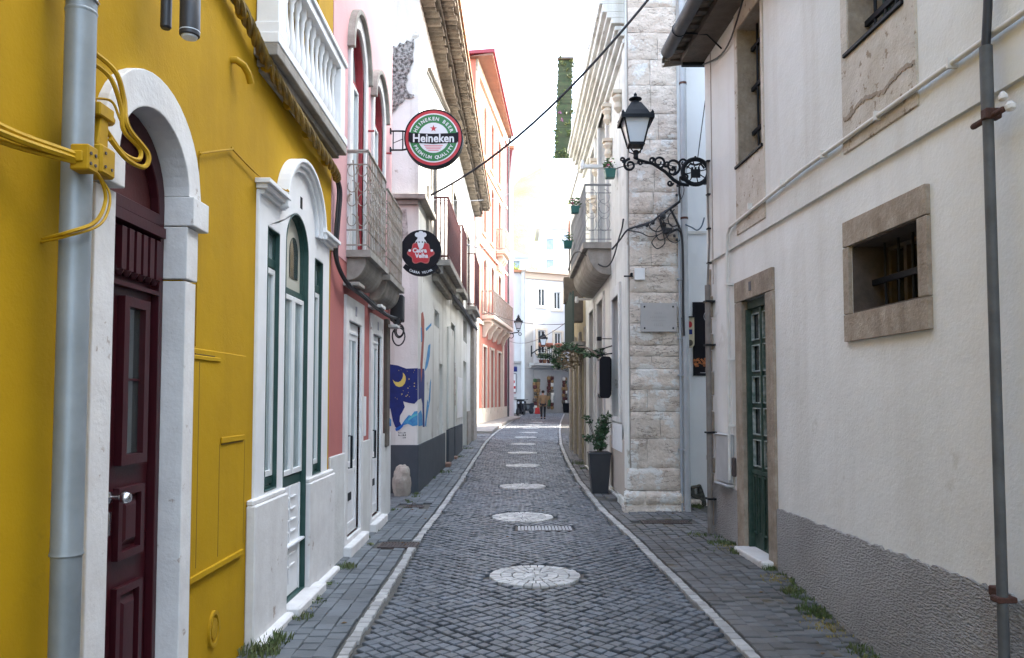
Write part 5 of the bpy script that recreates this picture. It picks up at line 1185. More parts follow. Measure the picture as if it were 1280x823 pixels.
for b_ in (B1, B2): window(FB, CH, b_, .12, .05, WHF, GLD, bars=[((b_[0][0]+b_[1][0])/2-.03, (b_[0][0]+b_[1][0])/2+.03, 4.2, 6.5)])
# moulded cornice
co = MB(); 
for z0, z1, w in ((6.55, 6.62, .06), (6.66, 6.74, .12), (6.74, 6.80, .17), (6.84, 6.92, .22), (6.92, 7.0, .28), (7.0, 7.12, .34), (7.12, 7.2, .38)): co.box(FB, 10.5, BE+.2, z0, z1, 0, w)
co.build('cornice', WHW, CH, .006)
MB().hexa([FB(u, v, w) for w, v0 in ((.34, 7.2), (-5, 9.2)) for v in (v0, v0+.1) for u in (10.45, BE+.2)]).build('roof', ROOF, CH)
for u, z in ((11.0, 5.9), (12.2, 5.6), (12.3, 6.2), (14.2, 5.9), (14.2, 5.2), (15.9, 5.6)): MB().lathe(FB(u, z, .06), [(.02, -.15), (.07, -.08), (.05, 0), (.09, .06), (.06, .12)], 12).box(FB, u-.08, u+.08, z+.12, z+.17, 0, .15).build('carved_console', CREAM, CH)
iron_balcony(FB, CH, 12.35, 15.5, 4.13, 5.08, .42, BALST, mat('dull_grey_ironwork', (.20, .21, .22), .6), .10, .42, 34, rr=.006)
MB().box(FB, 11.9, 11.96, 5.22, 5.27, 0, .5).lathe(FB(11.93, 5.2, .5), [(.03, 0), (.04, .05), (.02, .15)], 8).build('awning_bracket', PVC, CH)
lo_ = MB().lathe(FC(1.62, 3.28, .05), [(.02, -.02), (.02, .02)], 8, V3((0, -1, 0))).box(FC, 1.52, 1.64, 3.245, 3.262, .03, .06).build('small_hook', BLK, CH)
MB().prism(FC, rect(1.66, 1.80, 3.20, 3.36), .04, .075).build('junction_plate', WHC, CH, .004)
rl_ = MB().lathe(FC(2.345, -.05, .05), [(.047, 0), (.047, 7.9)], 18).build('downpipe', mat('pale_grey_pipe', (.40, .42, .44), .5, (.32, .33, .35), 6, .6), CH, smooth=True)
c3 = MB()
for v in (4.03, 5.9): c3.lathe(FC(2.345, v, .05), [(.052, 0), (.052, .03)], 16)
c3.build('pipe_clamps', MATS['rusted_iron'], rl_)
c3 = MB().lathe(FC(2.272, -.05, .06), [(.018, 0), (.018, 4.0)], 10)
for v in (.9, 1.9, 2.4, 3.2): c3.box(FC, 2.235, 2.31, v, v+.02, .0, .09)
c3.build('cable_conduit', mat('blue_grey_conduit', (.35, .38, .42), .5), CH)
# plaque
pq = fq(FC, 801, 846, 379, 415, .08)
PQ = thing('stone_plaque', 'grey marble plaque with faded writing bolted to the limestone pier', 'plaque', FC(pq[0][0], pq[0][1], .08))
MB().prism(FC, pq, .045, .085).build('slab', PLQ, PQ, .004)
bo = MB(); 
for a in (pq[0][0]+.05, pq[1][0]-.05):
    for b in (pq[0][1]+.05, pq[2][1]-.05): bo.lathe(FC(a, b, .085), [(.013, 0), (.010, .010), (.002, .012)], 10, V3((0, -1, 0)))
bo.build('bolts', BLK, PQ)
cu = (pq[0][0]+pq[1][0])/2; cv = (pq[0][1]+pq[2][1])/2
pt_ = MB()
for (vv, hw, ht, n) in ((cv+.06, .055, .03, 4), (cv+.005, .115, .028, 9), (cv-.045, .10, .012, 10), (cv-.10, .065, .035, 5)):
    for i in range(n):
        a = cu-hw+2*hw*i/n; pt_.box(FC, a, a+2*hw/n*.25, vv-ht/2, vv+ht/2, .085, .0862); pt_.box(FC, a, a+2*hw/n*.7, vv-ht/2, vv-ht/2+.005, .085, .0862)
pt_.build('faded_inscription', mat('almost_gone_inscription', (.345, .335, .33), .8), PQ)
# tile lamp sign beside the pipe
WS = thing('wall_panel_sign', 'narrow rounded ornament panel with red print beside the alley poster', 'sign', (2.53, 10.7, 2.3))
sgn = fq(Fr((0, 10.8, 0), (1, 0, 0), (0, -1, 0)), 857, 868, 397, 435); G3 = Fr((0, 10.8, 0), (1, 0, 0), (0, -1, 0))
a0, a1_, b0, b1 = sgn[0][0], sgn[1][0], sgn[0][1], sgn[2][1]
MB().prism(G3, [(a0, b1), (a0, b0+.06)]+[((a0+a1_)/2+(a1_-a0)/2*math.cos(t), b0+.06+.06*math.sin(t)) for t in [PI+PI*k/8 for k in range(1, 8)]]+[(a1_, b0+.06), (a1_, b1)], -.25, 0).build('panel', mat('cream_enamel_panel', (.52, .46, .32), .5), WS, .006)
MB().box(G3, a0-.02, a1_+.01, b1, b1+.015, -.25, .02).build('cap', BLK, WS)
MB().prism(G3, circ((a0+a1_)/2, b1-.10, .032, 16, .045), 0, .003).build('red_print', CRIM, WS); MB().box(G3, a0+.03, a1_-.03, b1-.24, b1-.17, 0, .003).build('blue_print', NAVY, WS)
MB().prism(G3, circ((a0+a1_)/2, b0+.07, .04, 16, .045), 0, .003).build('brown_print', TIMB, WS)
# dark scrap in the alley corner
VG = MB(); VG.prism(FA, [FA.q(*p) for p in ((861.5, 608), (870, 606.5), (874, 604.5), (877, 612), (880, 622), (881.5, 631), (877, 632), (873, 625), (866, 622), (861.5, 619))], .02, .10, [[FA.q(*p) for p in ((866, 610), (871, 609), (871, 617), (867, 617))]])
tag(VG.build('scrap_metal', mat('blackened_scrap', (.03, .03, .028), .8, (.15, .15, .12), 30, .7, .6, 60), None, .01), 'blackened twisted scrap leaning at the foot of the white alley wall', 'scrap')
tag(MB().box(FA, 2.50, 2.68, -.02, .17, .0, .14).build('rubble_stone', STN, None, .03, seg=2), 'pale stone block below the black scrap beside the downpipe', 'stone')
# cable tangle on the pier
T_ = thing('cable_tangle', 'tangled black cables and connectors on the limestone pier', 'cables', FC(2.0, 3.9, .1))
q = MB()
def cc(px, w=.07): return [FC(*FC.q(x, y, w), w) for x, y in px]
def sm_tube(px, r, w=.08):
    Q = cable(cc(px, w), None, None, None, name=None, sub=5); q.tube(Q, r, 6)
sm_tube([(850, 222), (849, 240), (850, 250), (843, 258), (832, 264), (824, 270), (815, 277), (800, 282), (788, 286), (782, 290), (775, 300), (765, 312)], .014)
sm_tube([(850, 252), (836, 262), (826, 272), (828, 285), (834, 292), (846, 287), (851, 290)], .018, .10)
sm_tube([(824, 270), (830, 278), (829, 292), (831, 304), (822, 311), (815, 304), (820, 296), (830, 290), (836, 285)], .008, .12)
sm_tube([(838, 262), (845, 275), (851, 290), (853, 305), (854, 340), (854, 380), (855, 420)], .016, .09)
sm_tube([(783, 288), (800, 291), (812, 296), (822, 294)], .007); sm_tube([(820, 274), (808, 281), (795, 285)], .01, .11); sm_tube([(850, 225), (855, 236), (852, 248), (842, 257)], .006, .12)
sm_tube([(822, 268), (826, 278), (840, 282), (834, 296), (824, 300), (820, 290), (827, 280)], .007, .13); sm_tube([(818, 276), (812, 284), (822, 290), (832, 284)], .009, .12)
sm_tube([(843, 262), (835, 272), (839, 283), (849, 281)], .008, .12); sm_tube([(850, 300), (844, 304), (836, 300), (832, 292)], .006, .12)
q.build('cables', BLKP, T_, smooth=True)
q = MB()
for x, y, r_ in ((829, 270, .04), (830, 281, .035), (833, 289, .045), (809, 281, .03), (816, 278, .03), (838, 288, .03), (847, 232, .02), (846, 244, .02), (843, 295, .02), (846, 300, .02)): p_ = FC(*FC.q(x, y, .1), .1); MB().lathe(p_+V3((0, 0, -r_)), [(r_*.6, 0), (r_*.9, r_*.4), (r_*.9, r_*1.5), (r_*.5, r_*2)], 8).build('connector', BLKP, T_)
cable(cc([(768, 212), (780, 208), (800, 205), (830, 206), (846, 209)], .05), .007, BLKP, 'thin dark wire running level across the limestone pier below the lamp')
cable([FC(2.35, 3.95, .1), V3((2.42, 10.25, 3.9)), V3((2.48, 10.2, 3.85)), V3((2.54, 10.2, 3.9)), V3((2.58, 10.2, 4.02))], .010, mat('slate_blue_cable', (.05, .08, .12), .5), 'short slate blue cable hooking out beside the grey downpipe')
# hanging black sign box
HS = thing('hanging_sign_box', 'black rounded sign box hung beside the corner house window', 'sign', (1.5, 12, 2.0))
G4 = Fr((0, 12.0, 0), (1, 0, 0), (0, -1, 0))
hl = [(1.36, 1.64), (1.38, 1.60), (1.50, 1.60), (1.535, 1.64), (1.545, 2.2), (1.52, 2.245), (1.39, 2.25), (1.36, 2.21)]
MB().prism(G4, hl, -.22, .12).build('casing', BEN, HS, .015, seg=2)
MB().box(G4, 1.345, 1.359, 1.67, 2.18, -.19, .09).build('side_face', mat('dusty_sign_face', (.35, .33, .32), .5), HS, .004)
MB().tube([G4(1.57, 2.42, 0), G4(1.38, 2.36, 0), G4(1.42, 2.25, 0)], .012, 6).tube([G4(1.57, 2.30, 0), G4(1.33, 2.27, 0)], .012, 6).build('bracket', BLK, HS)
MB().box(G4, 1.33, 1.40, 2.50, 2.56, -.05, .05).tube([G4(1.39, 2.53, 0), G4(1.57, 2.53, 0)], .009, 6).build('small_floodlight', BLK, HS, .01)
tag(MB().box(Fr((0, 15, 0), (1, 0, 0), (0, -1, 0)), 1.27, 1.56, 3.52, 3.56, -.02, .02).lathe((1.27, 15, 3.47), [(.03, 0), (.04, .04), (.03, .12)], 10).build('flag_bracket', PVC, None), 'grey pole bracket reaching over the pavement below the iron balcony', 'bracket')

# planter
PLT = thing('potted_shrub', 'leafy shrub in a tall charcoal tapered planter beside the corner house', 'planter', (1.375, 12.2, .08))
zp = gz(1.37, 12.2)+.01
pm = MB(); pm.frustum4((1.385, 12.25, zp), .125, 0, .170, .62).frustum4((1.385, 12.25, zp), .178, .61, .178, .64); pm.build('planter', DGRY, PLT, .008)
MB().frustum4((1.385, 12.25, zp), .150, .60, .150, .646).build('soil', MORT, PLT)
lf = MB(); st = MB(); random.seed(17)
for k in range(7):
    b = V3((1.385+random.uniform(-.05, .05), 12.25+random.uniform(-.05, .05), zp+.62)); e = V3((1.385+random.uniform(-.17, .14), 12.25+random.uniform(-.12, .12), zp+random.uniform(.85, 1.28)))
    m_ = (b+e)/2+V3((random.uniform(-.05, .05), 0, .05)); st.tube([b, m_, e], .006, 5)
    for p in (m_, e, (m_+e)/2, (b+m_)/2): leaves(lf, p, .10, 34, .033)
for e in ((1.20, 12.25, zp+.86), (1.17, 12.2, zp+1.18), (1.23, 12.25, zp+1.12)):
    st.tube([(1.385, 12.25, zp+.7), e], .005, 5); leaves(lf, e, .06, 22, .035)
lf.build('foliage', LEAFD, PLT); st.build('stems', TIMB, PLT)
# flower troughs on the balcony
def trough(c, wx, label, fl=True):
    t = thing('flower_trough', label, 'flower box', c, 'green flower troughs on the iron balcony')
    MB().frustum4(c, wx*.8, 0, wx, wx*1.6).build('trough', POTG, t, .005)
    m = MB(); leaves(m, V3(c)+V3((0, 0, wx*2.3)), wx*1.4, 60, .035); m.build('foliage', LEAF, t)
    if fl: m = MB(); leaves(m, V3(c)+V3((-wx*.5, 0, wx*2.6)), wx*.9, 14, .022); m.build('flowers', FLOW, t)
trough((1.50, 11.6, 4.96), .085, 'nearest green flower trough, hooked high beside the lamp'); trough((1.07, 12.9, 4.73), .075, 'middle green flower trough on the outer balcony rail'); trough((1.07, 14.6, 4.47), .085, 'farthest and lowest green flower trough on the balcony rail', False)

# ================================================================ NEXT HOUSE (timber) with rails and creeper
TH_ = thing('weathered_house', 'weathered brown and cream house with dark balcony rails and trailing plant', 'house', (1.6, 19, 0))
FD = Fr((1.62, 0, 0), (.0035, 1, 0), (-1, .0035, 0))
do = [rect(17.4, 18.3, .3, 2.7), rect(19.0, 19.9, .3, 2.7), rect(20.6, 21.4, .3, 2.7)]
OCH = mat('ochre_stained_stone', (.36, .29, .17), .9, (.24, .20, .13), 4, .7, .6, 30, streak=.5, streak_col=(.08, .065, .05))
MB().prism(FD, rect(BE+.01, 22.3, -.2, 5.2), -.3, 0, do).build('wall', OCH, TH_)
MB().box(FD, BE+.05, 22.2, -.2, 7.3, -5, -.4).box(FD, BE+.01, 22.3, 5.202, 7.3, -.4, 0).build('upper_wall', WHW, TH_)
MB().box(FD, BE+.21, 22.3, 7.3, 7.4, -5, .02).build('roof', BALST, TH_)
m = MB()
for u in (17.0, 18.5, 20.1, 21.6): m.box(FD, u, u+.28, -.1, 3.2, 0, .07)
m.build('pilaster', STNJ, TH_, .01)
for r_ in do: window(FD, TH_, r_, .12, .06, TIMB, GLD)
b_ = MB().box(FD, 17.0, 19.6, 2.78, 2.86, 0, .34).build('balcony', BALST, TH_)
m = MB(); k = 0
for u in [17.0+i*.17 for i in range(16)]: m.box(FD, u, u+.05, 2.86, 4.0+.25*math.sin(u*5)*.3, .30, .34)
m.build('railing', mat('dark_green_slats', (.03, .055, .045), .6), b_)
MB().box(FD, 16.98, 17.3, 3.3, 4.0, .10, .3).build('lattice', TIMB, b_)
tag(MB().box(FD, 18.9, 19.2, 3.95, 4.60, .10, .40).box(FD, 18.95, 19.15, 4.60, 5.4, .24, .26).build('lantern_box', TIMB, None, .01), 'hanging grey brown box above the dark balcony rails', 'lantern')
CR = thing('trailing_plant', 'trailing creeper spilling over the dark balcony toward the black sign', 'plant', (1.3, 17, 2.6))
m = MB(); random.seed(9)
for k in range(26):
    t = k/25; p = V3((1.16+.38*sm(0, 1, t), 18.3-5.3*t, 2.72+.08*math.sin(t*7)-.42*t*t)); leaves(m, p, .085+.03*math.sin(k*1.7), 20, .045)
for k in range(8): leaves(m, V3((1.05+random.uniform(-.1, .15), 18.4+random.uniform(-.4, .4), 2.35+random.uniform(0, .45))), .13, 26, .055)
m.build('foliage', LEAFD, CR)
MB().tube([(1.2, 18.2, 2.7), (1.3, 16.5, 2.72), (1.42, 14.5, 2.55), (1.5, 13.1, 2.32)], .02, 6).build('stem', TIMB, CR)
m = MB(); leaves(m, (1.28, 17.2, 2.45), .28, 130, .06); tag(m.build('dry_creeper', mat('dead_creeper', (.20, .155, .10), .9, island=.4), None), 'clump of dead brown creeper hanging under the dark balcony', 'plant')
# green slatted screen hung high over the street
NG = thing('green_screen', 'long green bamboo screen with pink flowers hanging high over the street', 'screen', (1.35, 20, 9))
G5 = Fr((0, 20, 0), (1, 0, 0), (0, -1, 0)); a, b = aty(693, 198, 20), aty(716, 74, 20)
m = MB()
z = a.z; i = 0
while z < b.z:
    f = (z-a.z)/(b.z-a.z); e0 = random.uniform(-.02, .02); e1 = random.uniform(-.02, .02); bow = .05*math.sin(f*PI)
    m.box(G5, a.x+.11*f+e0, b.x-.07*(1-f)+e1, z, z+random.uniform(.030, .045), -.02+bow, .0+bow); z += .033
m.build('slats', NETG, NG)
MB().box(G5, a.x+.12, a.x+.14, a.z, b.z, -.05, -.02).box(G5, b.x-.15, b.x-.13, a.z, b.z, -.05, -.02).box(G5, a.x+.1, b.x+.02, b.z-.02, b.z+.03, -.06, .06).tube([G5(b.x, b.z, 0), G5(1.9, b.z-1.2, -2)], .012, 5).build('frame', TIMB, NG)
m = MB()
for k in range(46):
    f = random.random()**1.3; p = G5(random.choice([a.x+.11*f, b.x-.07*(1-f), random.uniform(a.x+.1, b.x-.1)])+random.uniform(-.03, .03), a.z+(b.z-a.z)*f, .06); leaves(m, p, .07, 9, .04)
m.build('foliage', mat('green_creeper', (.05, .10, .02), .6, (.12, .13, .04), 6, .8, island=.4), NG)  # creeper leaves in mixed green and olive tones
m = MB()
for x, y in ((700, 140), (703, 150)): leaves(m, aty(x, y, 19.9), .06, 9, .03)
m.build('flowers', mat('mauve_petals', (.30, .10, .28), .6), NG)
NH = thing('unseen_shading_house', 'unseen pale house on the right side, lengthened to shade the road', 'house', (3, 24, 0))
def street_block(t, y0, y1, h, m):
    n = 6; A = [(xr(y)+.75, y) for y in [y0+(y1-y0)*k/n for k in range(n+1)]]+[(12, y1), (12, y0)]
    MB().prism(lambda u, v, w: V3((u, v, w)), A, -.3, h).build('wall', m, t); MB().prism(lambda u, v, w: V3((u, v, w)), [(x-(.3 if k <= n else 0), y) for k, (x, y) in enumerate(A)], h, h+.15).build('roof', ROOF, t)
street_block(NH, 22.45, 35.6, 8.0, BLUW)  # unseen block, lengthened to shade the far road; gap after it lets sun through
NH2 = thing('bend_shade_block', 'unseen block added at the far bend to shade the road', 'house', (5, 45, 0)); street_block(NH2, 38.8, 59, 10.5, BLUW)  # unseen, added to shade the far road and the foot of the salmon house
NH3 = thing('far_shade_block', 'unseen tall block added right of the far square to shade the far house', 'house', (12, 66, 0)); MB().box(lambda u, v, w: V3((u, w, v)), 9.5, 18, 0, 14, 59.5, 80).build('wall', BLUW, NH3); MB().box(lambda u, v, w: V3((u, w, v)), 9.3, 18.2, 14, 14.2, 59.3, 80.2).build('roof', ROOF, NH3)  # unseen, added to keep sun off the far house front

# ================================================================ STREET LAMPS
def lamp(base, top, scale, wallx, label, group='wall lanterns on scrolled brackets', wheel=True, sg=1):
    """lantern standing on the end of a scrolled arm; base = lantern foot, arm runs to wallx"""
    t = thing('street_lamp', label, 'street lamp', base, group); b = V3(base); s = scale
    L = MB(); L.lathe(b, [(.035*s, 0), (.03*s, .03*s), (.04*s, .09*s), (.025*s, .10*s)], 12); 
    for dx, dy in ((1, 1), (1, -1), (-1, 1), (-1, -1)):
        L.tube([b+V3((.01*dx, .01*dy, .05))*s, b+V3((.075*dx, .075*dy, .10))*s, b+V3((.085*dx, .085*dy, .17))*s], .008*s, 5)
        L.tube([b+V3((.095*dx, .095*dy, .175))*s, b+V3((.175*dx, .175*dy, .52))*s], .012*s, 5)
        L.lathe(b+V3((.19*dx, .19*dy, .52))*s, [(.012*s, 0), (.022*s, .02*s), (.006*s, .05*s)], 6)
    L.frustum4(b, .105*s, .155*s, .100*s, .185*s); L.frustum4(b, .215*s, .505*s, .20*s, .535*s)
    L.frustum4(b, .165*s, .535*s, .135*s, .60*s).frustum4(b, .135*s, .60*s, .065*s, .72*s).lathe(b, [(.05*s, .715*s), (.05*s, .75*s), (.03*s, .76*s), (.085*s, .775*s), (.085*s, .785*s), (.03*s, .81*s), (.02*s, .83*s), (.022*s, .845*s), (.004*s, .87*s)], 14)
    for d in ((1, 0), (-1, 0), (0, 1), (0, -1)):
        q0 = V3((d[0], d[1], 0)); q1 = V3((-d[1], d[0], 0))
        L.hexa([b+(q0*k+q1*a+V3((0, 0, z)))*s for k in (.200, .212) for z in (.465, .515) for a in (-.21, .21)])
    L.build('lantern_frame', BLK, t)
    g = MB(); g.frustum4(b, .088*s, .186*s, .165*s, .503*s); g.build('glass', LAMPG, t)
    if wheel:
        A = MB(); y = b.y; X = wallx; ln = (X-b.x)*sg
        P = lambda x, z: V3((b.x+x*sg, y, b.z+z))
        A.tube([P(-.02, -.0), P(.06, -.03), P(.20, -.07), P(.34, -.16), P(.44, -.26), P(.52, -.31), P(.62, -.325)], [.014, .017, .018, .02, .022, .022, .018], 8)
        def spiral(cx, cz, r0, turns, a0, dr=1, r=.010):
            pts = []
            n = int(turns*18)
            for i in range(n+1):
                a = a0+dr*2*PI*turns*i/n; rr = r0*(1-.72*i/n); pts.append(P(cx+rr*math.cos(a), cz+rr*math.sin(a)))
            A.tube(pts, [r*1.45*(1-.35*i/len(pts)) for i in range(len(pts))], 6)
        spiral(-.07, -.085, .075, 1.4, PI/2, 1, .012); spiral(-.16, -.02, .03, 1.2, -PI/2, 1); spiral(.05, -.06, .03, 1.2, PI, -1)
        spiral(.27, -.05, .075, 1.3, -PI/2, 1, .011); spiral(.19, -.03, .035, 1.2, 0, 1); spiral(.43, -.10, .10, 1.2, -PI/2, 1, .012); spiral(.42, -.16, .05, 1.2, PI/2, -1); spiral(.36, -.07, .04, 1.1, PI, 1); spiral(.56, -.06, .05, 1.2, PI, -1); spiral(.40, -.30, .035, 1.2, 0, -1); spiral(.57, -.22, .05, 1.3, PI, 1)
        wc, wz, wr = .70, -.165, .155
        A.tube([P(wc+wr*math.cos(a), wz+wr*math.sin(a)) for a in [2*PI*k/36 for k in range(37)]], .021, 8)
        A.tube([P(wc+wr*.86*math.cos(a), wz+wr*.86*math.sin(a)) for a in [2*PI*k/36 for k in range(37)]], .010, 6)
        FP = lambda u, v, w: P(u, v)+V3((0, -w, 0))
        A.prism(FP, [(wc-.055, wz-.07), (wc+.055, wz-.07), (wc+.055, wz+.03), (wc-.055, wz+.03)], -.008, .008)
        for k in range(3): A.prism(FP, rect(wc-.05+k*.038, wc-.026+k*.038, wz+.03, wz+.055), -.008, .008)
        A.prism(FP, [(wc-.10, wz+.03), (wc-.06, wz+.085), (wc, wz+.07), (wc+.06, wz+.085), (wc+.10, wz+.03), (wc+.11, wz+.05), (wc+.06, wz+.11), (wc, wz+.09), (wc-.06, wz+.11), (wc-.11, wz+.05)], -.007, .007)
        for a in [PI*k/4+.2 for k in range(8)]: A.tube([P(wc+.06*math.cos(a), wz+.06*math.sin(a)), P(wc+wr*math.cos(a), wz+wr*math.sin(a))], .007, 5)
        A.lathe(P(wc, wz+wr), [(.02, 0), (.012, .03)], 8).lathe(P(wc+.11, wz-.13), [(.022, -.02), (.022, .02)], 8)
        A.tube([P(wc+wr, wz-.02), P(ln, wz+.02)], .014, 6).tube([P(wc+.1, wz-.12), P(ln, wz-.05)], .010, 6).box(lambda u, v, w: P(u, v)+V3((0, w, 0)), ln-.03, ln+.01, wz-.16, wz+.08, -.03, .03)
        A.build('scrolled_bracket', BLK, t, smooth=False)
    else:
        A = MB(); P = lambda x, z: V3((b.x+x*sg, b.y, b.z+z)); ln = (wallx-b.x)*sg
        A.tube([P(0, 0), P(ln*.5, -.06*s), P(ln, -.25*s)], .03*s, 6).tube([P(ln*.5+.12*s*math.cos(a), -.17*s+.12*s*math.sin(a)) for a in [2*PI*k/12 for k in range(13)]], .018*s, 5).tube([P(-.08*s+.07*s*math.cos(a), -.09*s+.07*s*math.sin(a)) for a in [2*PI*k/12 for k in range(13)]], .018*s, 5).tube([P(ln, .15*s), P(ln, -.4*s)], .03*s, 5)
        A.build('scrolled_bracket', BLK, t)
    return t
lamp((1.455, 8.9, 4.42), None, .90, 2.32, 'large black lantern on a scrolled bracket, nearest, over the right pavement')
pL = aty(648, 415.5, 46.5); lamp(pL, None, 1.25, FS(46.5, 0, 0).x, 'small black lantern on the salmon house corner', wheel=False, sg=-1)
pL = aty(679, 436, 58.5); lamp(pL, None, 1.55, pL.x-.9, 'farthest black lantern, in front of the far balcony', wheel=False, sg=-1)

# ================================================================ OVERHEAD CABLES
def sag(a, b, s, n=14): a = V3(a); b = V3(b); return [a.lerp(b, k/n)+V3((0, 0, -4*s*(k/n)*(1-k/n))) for k in range(n+1)]
tag(MB().tube(sag(aty(826, -20, 9.6), FE(FE.q(540, 243)[0]+.0, 4.83, .14), .32), .017, 8).build('overhead_cable', BLKP, smooth=True), 'thick black cable slanting high across the street from upper right', 'cable')
def far_cable(p0, y0, p1, y1, s, r, label): tag(MB().tube(sag(aty(*p0, y0), aty(*p1, y1), s), r, 6).build('overhead_cable', BLKP), label, 'cable')
far_cable((540, 250), 14, (640, 240), 47, .2, .014, 'thin wire along the white house upper wall, higher of two')
far_cable((580, 305), 22, (642, 312), 48, .15, .02, 'dark wire across the salmon facade between its balconies')
far_cable((600, 385), 40, (710, 405), 26, .3, .012, 'faint wire in front of the far white house, higher of two')
far_cable((636, 426), 47, (712, 400), 24, .4, .010, 'faint wire in front of the far white house, lower of two')
far_cable((725, 90), 17, (757, 0), 10.6, .0, .012, 'thin wire climbing beside the moulded cornice on the right')
cable([FB(15.5, 4.2, .48), FB(13.0, 4.1, .5), FB(12.2, 3.7, .1), FB(11.0, 3.95, .05), FB(10.42, 4.05, .08)], .012, BLKP, 'black wires looping under the iron balcony to the limestone pier')

# ================================================================ WEEDS, small things
random.seed(31)
def tuft(mb, x, y, n, h, spread):
    for _ in range(n):
        a = random.uniform(0, 2*PI); r = spread*random.random()**.7; px, py = x+r*math.cos(a), y+r*math.sin(a); z = gz(px, py)-.005
        l = h*random.uniform(.4, 1.1); dx, dy = random.uniform(-.5, .5)*l, random.uniform(-.5, .5)*l; w = random.uniform(.003, .006)
        b = random.uniform(0, PI); ox, oy = w*math.cos(b), w*math.sin(b)
        mb.add([(px-ox, py-oy, z), (px+ox, py+oy, z), (px+dx*.4+ox, py+dy*.4+oy, z+l*.65), (px+dx*.4-ox, py+dy*.4-oy, z+l*.65), (px+dx, py+dy, z+l)], [(0, 1, 2, 3), (3, 2, 4)])
mb = MB()
for x, y, n, h, s in ((-1.53, 4.75, 150, .10, .12), (-1.50, 4.98, 120, .08, .10), (-1.50, 5.5, 110, .05, .10), (-1.46, 5.9, 60, .03, .06), (-1.53, 6.5, 40, .04, .08), (-1.5, 7.05, 110, .06, .09), (-1.55, 9.0, 40, .03, .1), (-1.5, 12.1, 60, .06, .06), (-1.42, 15.5, 120, .07, .25), (-1.4, 19, 120, .08, .3), (-1.35, 22, 90, .08, .3), (1.55, 17.2, 150, .10, .22), (1.5, 16.2, 60, .06, .15), (-1.62, 10.5, 60, .04, .08), (-1.1, 31, 60, .1, .2),
                      (2.22, 8.2, 200, .05, .16), (2.26, 7.75, 150, .06, .10), (2.33, 7.0, 130, .06, .08), (2.10, 8.7, 120, .04, .15), (2.28, 6.35, 190, .06, .09), (2.30, 5.98, 200, .06, .12), (2.36, 5.3, 160, .05, .14), (2.33, 4.9, 140, .05, .15), (1.95, 7.9, 60, .025, .15), (2.55, 10.75, 120, .06, .12), (2.1, 9.9, 60, .02, .25)):
    tuft(mb, x, y, n, h, s)
for k in range(70):
    if k % 2: y = random.uniform(4.4, 22); x = -1.61 if y < 10.3 else -1.52+random.uniform(-.02, .06)
    else: y = random.uniform(4.4, 8.8); x = 2.69-.0417*y-random.uniform(.03, .10)
    tuft(mb, x+random.uniform(-.02, .03), y, random.randint(8, 40), random.uniform(.015, .06), random.uniform(.02, .08))
for k in range(60):
    y = random.uniform(4.5, 10); x = random.choice([random.uniform(-1.55, -1.1), random.uniform(1.7, 2.2)]); tuft(mb, x, y, random.randint(5, 16), .012, .03)
for k in range(26):
    y = random.choice([4.8, 5.05, 5.95, 7.1, 6.4, 8.1])+random.uniform(-.12, .12); x = (-1.50 if k % 2 else 2.69-.0417*y-.09)+random.uniform(-.04, .04); leaves(mb, (x, y, gz(x, y)+.02), .035, 12, .018)
tag(mb.build('weeds', GRASS), 'low green weeds sprouting along the foot of the walls', 'weeds', kind='stuff')
mb = MB()
for x, y, n, h, s in ((2.26, 8.0, 170, .03, .2), (2.28, 6.7, 160, .03, .15), (2.30, 5.7, 260, .035, .2), (2.38, 5.05, 240, .03, .22), (-1.52, 5.7, 60, .03, .1)): tuft(mb, x, y, n, h, s)
tag(mb.build('dry_grass', DRYG), 'dry straw coloured grass and moss along the right wall foot', 'grass', kind='stuff')
mb = MB(); rr_ = random.Random(13)
for k in range(900):
    y = rr_.uniform(4.2, 9); x = 2.69-.0417*y-abs(rr_.gauss(0, .12)); s_ = rr_.uniform(.002, .008); z = gz(x, y)
    mb.lathe((x, y, z-.002), [(s_, 0), (s_*.8, s_*.7), (.0005, s_)], 5)
tag(mb.build('gravel', mat('dusty_grit', (.22, .19, .16), .95, island=.3)), 'loose grit and dirt gathered against the right wall', 'grit', kind='stuff')
LFM = mat('dead_leaf', (.16, .09, .035), .8, island=.4)
random.seed(77)
for k in range(16):
    y = random.uniform(4.7, 12); x = random.choice([random.uniform(-1.5, -1.05), random.uniform(1.5, 2.2), random.uniform(-.9, 1.2)]); a = random.uniform(0, PI); z = gz(x, y)+.014; l = random.uniform(.014, .026)
    c_, s_ = math.cos(a)*l, math.sin(a)*l
    tag(MB().add([(x-c_, y-s_, z), (x+s_*.4, y-c_*.4, z+.006), (x+c_, y+s_, z+.002), (x-s_*.4, y+c_*.4, z+.007), (x, y, z-.004)], [(0, 1, 3), (1, 2, 3), (0, 1, 4), (1, 2, 4), (2, 3, 4), (3, 0, 4)]).build('fallen_leaf', LFM), 'small dry brown leaf lying on the cobbles', 'leaf', 'dry leaves scattered on the paving')
mb = MB(); random.seed(41)
for (x, y) in ((601, 78), (606, 92), (604, 104), (609, 101), (594, 62), (600, 140)):
    leaves(mb, aty(x, y, 26), .25, 40, .13)
YG = mat('yellow_dry_weed', (.38, .30, .07), .8, island=.4)
mb2 = MB()
for k in range(40):
    u = random.uniform(w0y, WE); leaves(mb2, FW(u, 8.50, .5), .10, 10, .06)
tag(mb2.build('roof_weeds', YG), 'yellow green weeds growing along the tiled cornice of the white house', 'weeds', kind='stuff')

